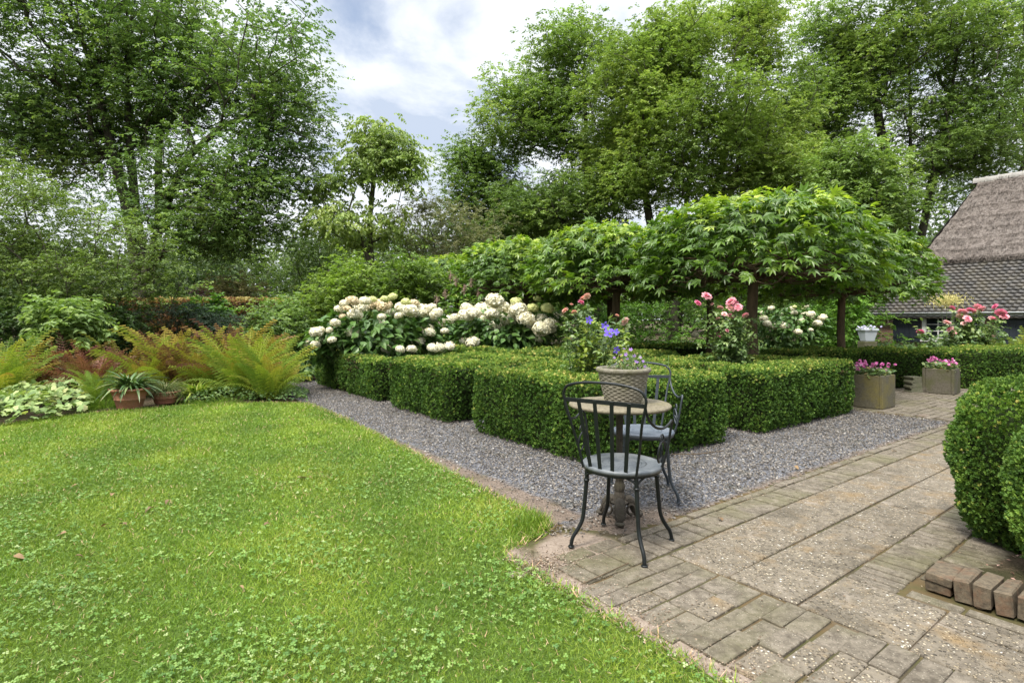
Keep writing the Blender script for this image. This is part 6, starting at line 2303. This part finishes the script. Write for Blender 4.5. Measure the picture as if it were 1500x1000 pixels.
# ------------------------------------------------------------------ fallen leaves and twigs
FL = leaf_mat('fallen_leaf', [(0, (.09, .06, .035)), (.5, (.20, .125, .06)), (1, (.32, .26, .16))], .7, .1, .1, .25, 1, (1, 1, 1))
fl_mesh = []
for s in range(3):
    mb = MB()
    tv = LEAF6[0].copy()
    tv[:, 2] += .10 * np.sin(tv[:, 0] * 4 + s) + .12 * np.abs(tv[:, 1])
    mb.add(tv - [.5, 0, 0], LEAF6[1], .2 + .35 * s)
    fl_mesh.append(mb.mesh('fallen_leaf', FL))
for i, (px, py, sz, k, lb) in enumerate((
        (443, 702, .085, 2, 'large pale tan leaf lying on the lawn left of the gravel'),
        (219, 750, .07, 0, 'curled dark brown leaf lying alone on the middle of the lawn'),
        (107, 716, .05, 1, 'small orange leaf on the lawn well left of the curled dark one'),
        (164, 728, .045, 1, 'small tan leaf on the lawn just left of the curled dark one'),
        (153, 774, .05, 1, 'rusty leaf on the lawn below and left of the curled dark one'),
        (180, 772, .05, 0, 'brown leaf on the lawn straight below the small tan leaf'),
        (90, 787, .05, 1, 'orange brown leaf on the lawn towards the left edge'),
        (28, 821, .055, 1, 'bright orange leaf nearest the left edge on the lawn'),
        (354, 866, .03, 1, 'small orange leaf on the near clover lawn at the bottom centre left'),
        (245, 739, .045, 0, 'dark leaf on the lawn just right of the curled dark one'),
        (391, 772, .04, 0, 'small grey brown leaf on the lawn below the large pale tan leaf'),
        (116, 820, .04, 0, 'dark brown leaf on the near lawn, right of the bright orange one'),
        (1055, 762, .05, 0, 'curled brown leaf on the paving bricks right of the nearest chair'),
        (1167, 686, .05, 1, 'orange leaf on the gravel edge beside the paving'),
        (1310, 662, .05, 1, 'rusty leaf on the paving border far along the path'))):
    o = bpy.data.objects.new('fallen_leaf', fl_mesh[k])
    o.location = ground(px, py) + [0, 0, .022 if px < 800 else .012]
    o.scale = (sz,) * 3
    o.rotation_euler = (RNG.uniform(-.3, .3), RNG.uniform(-.3, .3), RNG.uniform(0, 6))
    COL.objects.link(o)
    tag(o, lb, 'leaf', 'fallen leaves')
mb = MB()
p = [ground(1060, 662) + [0, 0, .012], ground(1022, 667) + [0, 0, .016], ground(985, 667) + [0, 0, .014]]
add_tube(mb, smooth_path(p, 5), .004, 5)
tag(mb.build('twig', M['bark_brown'], None, p[1]), 'thin dry twig on the gravel at the foot of the nearest hedge', 'twig')
mb = MB()
p = [ground(852, 857) + [0, 0, .006], ground(885, 843) + [0, 0, .009], ground(921, 826) + [0, 0, .007]]
add_tube(mb, smooth_path(p, 5), .0028, 5)
tag(mb.build('twig', M['bark_brown'], None, p[1]), 'thin twig in a brick joint before the nearest chair', 'twig')

# ------------------------------------------------------------------ thatched house
HO = at(1278, 468, 22.0) * [1, 1, 0]
HX, HY = np.array([.6, -.8, 0]), np.array([.8, .6, 0])


def hp(x, y, zz):
    return HO + x * HX + y * HY + np.array([0, 0, zz])


root = empty('thatched_house', HO, 'low brick house with a thatched roof above a skirt of dark tiles', 'house')


def brick_mat():
    m, t, out = new_mat('house_brick')
    tc = t.n('ShaderNodeTexCoord')
    dx = t.n('ShaderNodeVectorMath', operation='DOT_PRODUCT', ins={0: tc.outputs['Object']})
    dx.inputs[1].default_value = tuple(HX)
    sp = t.n('ShaderNodeSeparateXYZ', ins={0: tc.outputs['Object']})
    cv = t.n('ShaderNodeCombineXYZ', ins={0: dx.outputs['Value'], 1: sp.outputs[2], 2: 0.0})
    br = t.n('ShaderNodeTexBrick', ins={'Vector': cv.outputs[0], 'Color1': (.20, .105, .075, 1), 'Color2': (.30, .17, .12, 1), 'Mortar': (.24, .21, .18, 1), 'Scale': 1.0, 'Mortar Size': .007, 'Brick Width': .21, 'Row Height': .062, 'Bias': -.1})
    n = t.noise(tc.outputs['Object'], 7, 5)
    c = t.mix(t.math('MULTIPLY', n, .5), br.outputs[0], (.11, .08, .06))
    principled(t, out, c, .9, 0, br.outputs['Fac'], -.006, .8, .2)
    return m


M['house_brick'] = brick_mat()
M['white_paint'] = plain_mat('white_paint', (.60, .60, .58), .5, 0, .06, 12)
M['shutter'] = plain_mat('dark_shutter_paint', (.016, .021, .030), .45, 0, .25, 8)
EZ = 1.50                                                # eaves height
WL = 15.0


def hbox(mb, x0, x1, y0, y1, z0, z1, bev=.004, rnd=.5, mat=0):
    add_bbox(mb, hp((x0 + x1) / 2, (y0 + y1) / 2, (z0 + z1) / 2), HX, HY, np.array([0, 0, 1.0]), (x1 - x0) / 2, (y1 - y0) / 2, (z1 - z0) / 2, bev, rnd, mat)


WX0, WX1, WZ0, WZ1 = 1.72, 3.42, .50, 1.34
mb = MB()
hbox(mb, .05, WX0, 0, .25, -.05, EZ)
hbox(mb, WX1, WL, 0, .25, -.05, EZ)
hbox(mb, WX0, WX1, 0, .25, -.05, WZ0)
hbox(mb, WX0, WX1, 0, .25, WZ1, EZ)
hbox(mb, .05, .3, .25, 9.5, -.05, EZ)
hbox(mb, WL - .25, WL, .25, 9.5, -.05, EZ)
hbox(mb, .3, WL - .25, 9.25, 9.5, -.05, EZ)
mb.build('wall', M['house_brick'], root, HO)
# window with white frame
mb = MB()
for x0, x1 in ((WX0 - .06, WX0 + .06), (WX1 - .06, WX1 + .06)):
    hbox(mb, x0, x1, -.05, .10, WZ0 - .06, WZ1 + .06)
hbox(mb, WX0 + .06, WX1 - .06, -.048, .10, WZ1 - .05, WZ1 + .055)
hbox(mb, WX0 + .06, WX1 - .06, -.048, .10, WZ0 - .055, WZ0 + .05)
xm = (WX0 + WX1) / 2
hbox(mb, xm - .05, xm + .05, -.046, .09, WZ0 + .05, WZ1 - .05)
win = mb.build('window', M['white_paint'], root, HO)
mb = MB()
for xa, xb in ((WX0 + .06, xm - .05), (xm + .05, WX1 - .06)):
    xc = (xa + xb) / 2
    hbox(mb, xc - .014, xc + .014, -.03, .04, WZ0 + .05, WZ1 - .05)
    for k in (1, 2):
        zc = WZ0 + .05 + (WZ1 - WZ0 - .1) * k / 3
        hbox(mb, xa, xc - .014, -.028, .038, zc - .012, zc + .012)
        hbox(mb, xc + .014, xb, -.028, .038, zc - .012, zc + .012)
gb = mb.build('glazing_bars', M['white_paint'], win)
gb.data.transform(Matrix.Translation(-Vector(HO)))
m, t, out = new_mat('window_glass')
p = principled(t, out, (.02, .025, .03), .04, 0, None, spec=.8)
mb = MB()
hbox(mb, WX0 + .05, WX1 - .05, .05, .07, WZ0 + .04, WZ1 - .04)
pn = mb.build('pane', m, win)
pn.data.transform(Matrix.Translation(-Vector(HO)))
mb = MB()
hbox(mb, WX0 - .1, WX1 + .1, -.11, -.052, WZ0 - .09, WZ0 - .03)
sl = mb.build('sill', M['white_paint'], win)
sl.data.transform(Matrix.Translation(-Vector(HO)))
for x0, x1 in ((.72, 1.62), (3.78, 4.66)):
    mb = MB()
    n = 5
    for k in range(n):
        hbox(mb, x0 + (x1 - x0) * k / n + .003, x0 + (x1 - x0) * (k + 1) / n - .003, -.045, -.012, WZ0 - .12, WZ1 + .03, .004)
    for zc in (WZ0 + .08, WZ1 - .18):
        hbox(mb, x0 + .02, x1 - .02, -.064, -.046, zc - .04, zc + .04)
    sh = mb.build('shutter', M['shutter'], root, HO)
# eaves board and gutter
mb = MB()
hbox(mb, -.25, WL + .2, -.22, -.012, EZ - .16, EZ - .03)
mb.build('eaves_board', M['white_paint'], root, HO)
mb = MB()
ga = np.linspace(PI, 2 * PI, 9)
gl = []
for x in (-.3, WL + .3):
    gl += [hp(x, -.31 + .075 * math.cos(q), EZ - .02 + .075 * math.sin(q)) for q in ga]
    gl += [hp(x, -.31 + .068 * math.cos(q), EZ - .02 + .068 * math.sin(q)) for q in ga[::-1]]
k = 18
mb.add(gl, [(j, (j + 1) % k, k + (j + 1) % k, k + j) for j in range(k)], .5, 0, True)
m, t, out = new_mat('zinc_gutter')
principled(t, out, (.34, .36, .37), .45, .6, None)
mb.build('gutter', m, root, HO)


# tiled skirt: curved pantiles laid in courses
def tile_mat():
    m, t, out = new_mat('dark_roof_tile')
    g = t.n('ShaderNodeNewGeometry').outputs['Position']
    at_ = t.n('ShaderNodeAttribute', attribute_name='rnd').outputs['Fac']
    n = t.noise(g, 2.5, 6, .65)
    c = t.ramp(at_, [(0, (0.0245, 0.0231, 0.0224)), (.5, (0.0434, 0.0399, 0.0371)), (.93, (0.0595, 0.0525, 0.0455)), (1, (.068, .066, .064))])
    c = t.mix(t.math('MULTIPLY', t.ramp(n, [(.45, (0, 0, 0)), (.7, (1, 1, 1))]), .6), c, (0.0875, 0.0735, 0.0455))
    principled(t, out, c, .55, 0, n, .004, .5, .4)
    return m


PT = math.radians(45)
s_dir = HY * math.cos(PT) + np.array([0, 0, math.sin(PT)])
s_nrm = -HY * math.sin(PT) + np.array([0, 0, math.cos(PT)])
TW, TC = .205, .172
SL = 1.99 / math.cos(PT) + .30
mb = MB()
for ci in range(int(SL / TC) + 1):
    s0 = -.36 + ci * TC
    hip = max(0, (s0 + .1) * math.cos(PT) * .52)
    x = -.2 + hip + (ci % 2) * 0.0
    while x < WL:
        xs = np.linspace(0, 1, 7)
        prof = .017 * np.sin(xs * 2 * PI + .6) + .006 * xs
        lift = R2.uniform(-.004, .004)
        g = []
        for s, dz in ((s0, .045), (s0, .066), (s0 + TC * 1.12, .026)):
            for j in range(7):
                g.append(HO + HX * (x + xs[j] * TW * 1.03) + s_dir * s + s_nrm * (prof[j] + dz + lift - (.028 if dz == .045 else 0)) + np.array([0, 0, EZ]))
        g = np.array(g)
        ff = [(i * 7 + j, i * 7 + j + 1, (i + 1) * 7 + j + 1, (i + 1) * 7 + j) for i in (0, 1) for j in range(6)]
        mb.add(g, ff, R2.random(), 0, True)
        x += TW
# underlay below the tiles and the hipped end
q = lambda x, y, zz: hp(x, y, zz)
mb.add([q(-.25, -.25, EZ - .25), q(WL + .2, -.25, EZ - .25), q(WL - 1.0, 2.0, EZ + 1.98), q(1.0, 2.0, EZ + 1.98), q(-.25, 9.75, EZ - .25), q(1.0, 7.7, EZ + 1.98), q(WL + .2, 9.75, EZ - .25), q(WL - 1, 7.7, EZ + 1.98)],
       [(0, 1, 2, 3), (4, 0, 3, 5), (6, 4, 5, 7), (1, 6, 7, 2)], .4)
mb.build('tiled_roof', tile_mat(), root, HO)


def thatch_mat():
    m, t, out = new_mat('weathered_thatch')
    g = t.n('ShaderNodeNewGeometry').outputs['Position']
    mp = t.n('ShaderNodeMapping', ins={0: g, 3: (14, 14, 5)})
    n1 = t.noise(mp.outputs[0], 1.6, 6, .75)
    n2 = t.noise(g, 1.2, 5, .6)
    n3 = t.noise(g, 22, 5, .75)
    c = t.ramp(n1, [(.28, (0.06662, 0.0564, 0.04818)), (.5, (0.1834, 0.1602, 0.1443)), (.72, (0.3566, 0.3207, 0.2922))])
    c = t.mix(t.math('MULTIPLY', n2, .5), c, (0.2047, 0.1652, 0.1435))
    c = t.mix(t.math('MULTIPLY', t.ramp(n3, [(.6, (0, 0, 0)), (.7, (1, 1, 1))]), .6), c, (0.4211, 0.3916, 0.362))
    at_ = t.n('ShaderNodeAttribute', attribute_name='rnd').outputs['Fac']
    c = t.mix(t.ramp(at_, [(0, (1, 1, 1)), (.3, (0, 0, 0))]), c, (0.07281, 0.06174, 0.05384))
    principled(t, out, c, .95, 0, t.math('ADD', n1, n3), .05, 1.0, .1)
    return m


M['thatch'] = thatch_mat()
S0, S1, Z0_, Z1_ = 1.85, 4.86, EZ + 1.92, 6.92
mb = MB()
nx, ns = 330, 60
T_ = .30
V_, Rn = [], []
for i in range(ns + 1):
    ts = i / ns
    y_ = S0 + (S1 - S0) * ts
    z_ = Z0_ + (Z1_ - Z0_) * ts - .10 * math.sin(PI * ts)
    h0 = .92 + (2.27 - .92) * ts
    xs = np.linspace(h0, WL - h0, nx + 1)
    P = HO + xs[:, None] * HX + y_ * HY + np.array([0, 0, z_])
    nr = unit(-HY * .77 + np.array([0, 0, .64]))
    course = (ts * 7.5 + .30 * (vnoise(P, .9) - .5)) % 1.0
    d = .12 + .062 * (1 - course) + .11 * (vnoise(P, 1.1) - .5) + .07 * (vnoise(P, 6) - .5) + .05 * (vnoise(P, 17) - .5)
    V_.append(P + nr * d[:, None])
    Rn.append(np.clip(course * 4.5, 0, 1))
V_ = np.concatenate(V_)
Rn = np.concatenate(Rn)
k = nx + 1
f = [(i * k + j, i * k + j + 1, (i + 1) * k + j + 1, (i + 1) * k + j) for i in range(ns) for j in range(nx)]
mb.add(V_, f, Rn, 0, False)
# thick lower lip, hipped ends and back slope
lip = []
for x in np.linspace(.92, WL - .92, 81):
    lip += [hp(x, S0 - .10, Z0_ + .16), hp(x, S0 - .06, Z0_ - .03), hp(x, S0 + .35, Z0_ + .10)]
mb.add(lip, [(i * 3 + j, i * 3 + j + 1, (i + 1) * 3 + j + 1, (i + 1) * 3 + j) for i in range(80) for j in (0, 1)], .25)
b_ = 9.72
mb.add([hp(.88, S0 - .08, Z0_ + .12), hp(.88, b_ - S0, Z0_ + .12), hp(2.23, S1, Z1_ + .10)], [(0, 2, 1)], .8)
mb.add([hp(WL - .88, S0 - .08, Z0_ + .12), hp(WL - .88, b_ - S0, Z0_ + .12), hp(WL - 2.23, S1, Z1_ + .10)], [(0, 1, 2)], .8)
mb.add([hp(.88, b_ - S0, Z0_ + .12), hp(WL - .88, b_ - S0, Z0_ + .12), hp(WL - 2.23, S1, Z1_ + .10), hp(2.23, S1, Z1_ + .10)], [(0, 3, 2, 1)], .8)
# loose reed ends so that the surface is not smooth
n = 9000
ts = RNG.random(n)
xx = RNG.uniform(.9, 7.5, n)
ok = xx > .95 + 1.35 * ts
ts, xx = ts[ok], xx[ok]
n = len(ts)
P = HO + xx[:, None] * HX + (S0 + (S1 - S0) * ts)[:, None] * HY + np.c_[np.zeros(n), np.zeros(n), Z0_ + (Z1_ - Z0_) * ts - .10 * np.sin(PI * ts)]
nr = unit(-HY * .77 + np.array([0, 0, .64]))
dn = unit(-(S1 - S0) * HY - np.array([0, 0, Z1_ - Z0_]))
P += nr * RNG.uniform(.12, .22, (n, 1))
add_inst(mb, NARROW, P, dn + rand_dirs(n) * .25 + nr * .15, nr + rand_dirs(n) * .3, RNG.uniform(.08, .2, n), RNG.uniform(.2, 1, n), 0, .10)
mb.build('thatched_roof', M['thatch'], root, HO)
# ridge of half round tiles
mb = MB()
x = 2.05
while x < WL - 2.0:
    pr = []
    for xa, rr in ((x, .235), (x + .05, .235), (x + .052, .215), (x + .40, .21)):
        pr.append([hp(xa, S1 + rr * math.cos(q_), Z1_ + .02 + rr * .95 * math.sin(q_) + R2.uniform(-.004, .004)) for q_ in np.linspace(-.15, PI + .15, 11)])
    g = np.array(pr).reshape(-1, 3)
    mb.add(g, [(i * 11 + j, i * 11 + j + 1, (i + 1) * 11 + j + 1, (i + 1) * 11 + j) for i in range(3) for j in range(10)], R2.random(), 0, True)
    mb.add(g[:11], [tuple(range(11))], .4)
    x += .39
mb.build('ridge_tiles', stone_mat('pale_ridge_tile', (.20, .19, .175), (.36, .345, .32), (.16, .15, .12), .5, 4), root, HO)

# white square flower pot with lilac flowers by the house
wp = at(1270.5, 468, 13.6) * [1, 1, 0]
mb = MB()
prof = [(.10, 0.0), (.106, .01), (.155, .255), (.157, .26), (.172, .26), (.174, .268), (.174, .302), (.166, .307), (.152, .298), (.152, .27), (.002, .27)]
vs = []
for r_, z_ in prof:
    for s1, s2 in ((-1, -1), (1, -1), (1, 1), (-1, 1)):
        vs.append(wp + [s1 * r_, s2 * r_, z_ + .69])
mb.add(vs, [(i * 4 + j, i * 4 + (j + 1) % 4, (i + 1) * 4 + (j + 1) % 4, (i + 1) * 4 + j) for i in range(len(prof) - 1) for j in range(4)], .5)
tag(mb.build('white_flower_pot', plain_mat('grey_white_glaze', (.40, .43, .47), .5, 0, .08, 12), None, wp + [0, 0, .69]), 'white square tapered flower pot near the left end of the house wall', 'flower pot')
mb = MB()
add_bbox(mb, wp + [0, 0, .34], (1, 0, 0), (0, 1, 0), (0, 0, 1.0), .15, .15, .345, .01)
tag(mb.build('plinth', M['planter'], None, wp), 'stone plinth hidden in foliage below the white flower pot', 'plinth')
b = wp + [0, 0, .96]
root = empty('lilac_flowers', b, 'lilac flowers crowning the white square pot', 'flowering plant')
n = 260
A = b + np.c_[RNG.normal(size=n) * .10, RNG.normal(size=n) * .09, np.abs(RNG.normal(size=n)) * .04]
mb = MB()
add_inst(mb, LEAF, A, rand_dirs(n), rand_dirs(n) + [0, 0, 1], RNG.uniform(.03, .06, n), RNG.random(n))
mb.build('foliage', M['rose_leaf'], root, b)
LL = flower_mat('pale_lilac_petal', [(0, (.34, .30, .55)), (1, (.62, .58, .80))])
for i in range(40):
    flower_obj(root, b, b + RNG.normal(size=3) * [.11, .09, .0] + [0, 0, RNG.uniform(.03, .11)], .028, ROUND, LL, 'palelilac')

# yellow green ferns and yellow sprays in front of the house
for px, y, h, n, lb in ((1480, 10.9, .95, 26, 'yellow green fern at the right edge, behind the long low hedge'), (1450, 11.3, .9, 22, 'yellow green fern left of the one at the right edge, before the dark shutter'),
                        (1335, 11.4, .75, 20, 'yellow green fern behind the hedge below the left shutter'), (1510, 11.4, 1.0, 22, 'yellow green fern mostly cut off by the right edge of the photo')):
    fern(lb, px, y, h, n, M['fern'], .25, .48)
b = at(1389, 468, 12.0) * [1, 1, 0]
root = empty('yellow_flower_spray', b, 'tall plant with a pale yellow feathery spray in front of the roof tiles', 'flowering plant')
top = at(1388, 441, 12)
mb = MB()
for i in range(7):
    e = top + RNG.normal(size=3) * [.12, .1, .05]
    add_tube(mb, smooth_path([b + RNG.normal(size=3) * [.05, .05, 0], (b + e) / 2, e], 5), .005, 4)
mb.build('stems', M['stem_green'], root, b)
n = 900
A = top + RNG.normal(size=(n, 3)) * [.16, .12, .07]
mb = MB()
add_inst(mb, NARROW, A, rand_dirs(n) + [0, 0, .6], rand_dirs(n), RNG.uniform(.03, .08, n), RNG.random(n), 0, .06)
mb.build('plume', flower_mat('yellow_plume', [(0, (.38, .34, .10)), (1, (.66, .60, .26))]), root, b)
# flowering stems behind the hydrangeas
b = at(668, 468, 12.2) * [1, 1, 0]
root = empty('tall_perennial', b, 'tall perennial with faded brown pink plumes between the two white hydrangeas', 'flowering plant')
mb, lf, pl = MB(), [], []
for px, py in ((660, 405), (668, 412), (690, 415), (652, 430), (700, 430), (680, 425), (640, 440), (712, 440)):
    e = at(px, py, 12.2 + RNG.uniform(-.3, .3))
    pth = smooth_path([b + RNG.normal(size=3) * [.15, .15, 0], (b + e) / 2 + RNG.normal(size=3) * .05, e], 8)
    add_tube(mb, pth, np.linspace(.007, .003, len(pth)), 5)
    for q_ in pth[5:-1]:
        for _ in range(7):
            lf.append(q_ + RNG.normal(size=3) * .03)
    for _ in range(60):
        pl.append(e + RNG.normal(size=3) * [.026, .026, .05])
mb.build('stems', M['stem_green'], root, b)
lf, pl = np.array(lf), np.array(pl)
mb = MB()
add_inst(mb, LEAF, lf, rand_dirs(len(lf)) * [1, 1, .4], rand_dirs(len(lf)) * .5 + [0, 0, 1], RNG.uniform(.10, .18, len(lf)), RNG.random(len(lf)), 0, .08)
mb.build('foliage', M['fresh'], root, b)
PLM = flower_mat('faded_plume', [(0, (.16, .11, .07)), (1, (.38, .27, .22))])
for q_ in pl.reshape(-1, 60, 3):
    mb = MB()
    add_inst(mb, LEAF, q_, rand_dirs(60), rand_dirs(60), RNG.uniform(.03, .05, 60), RNG.random(60))
    cz = q_.mean(0)
    add_tube(mb, [cz - [0, 0, .12], cz, cz + [0, 0, .12]], [.012, .016, .006], 6)
    mb.build('plume', PLM, root, b)
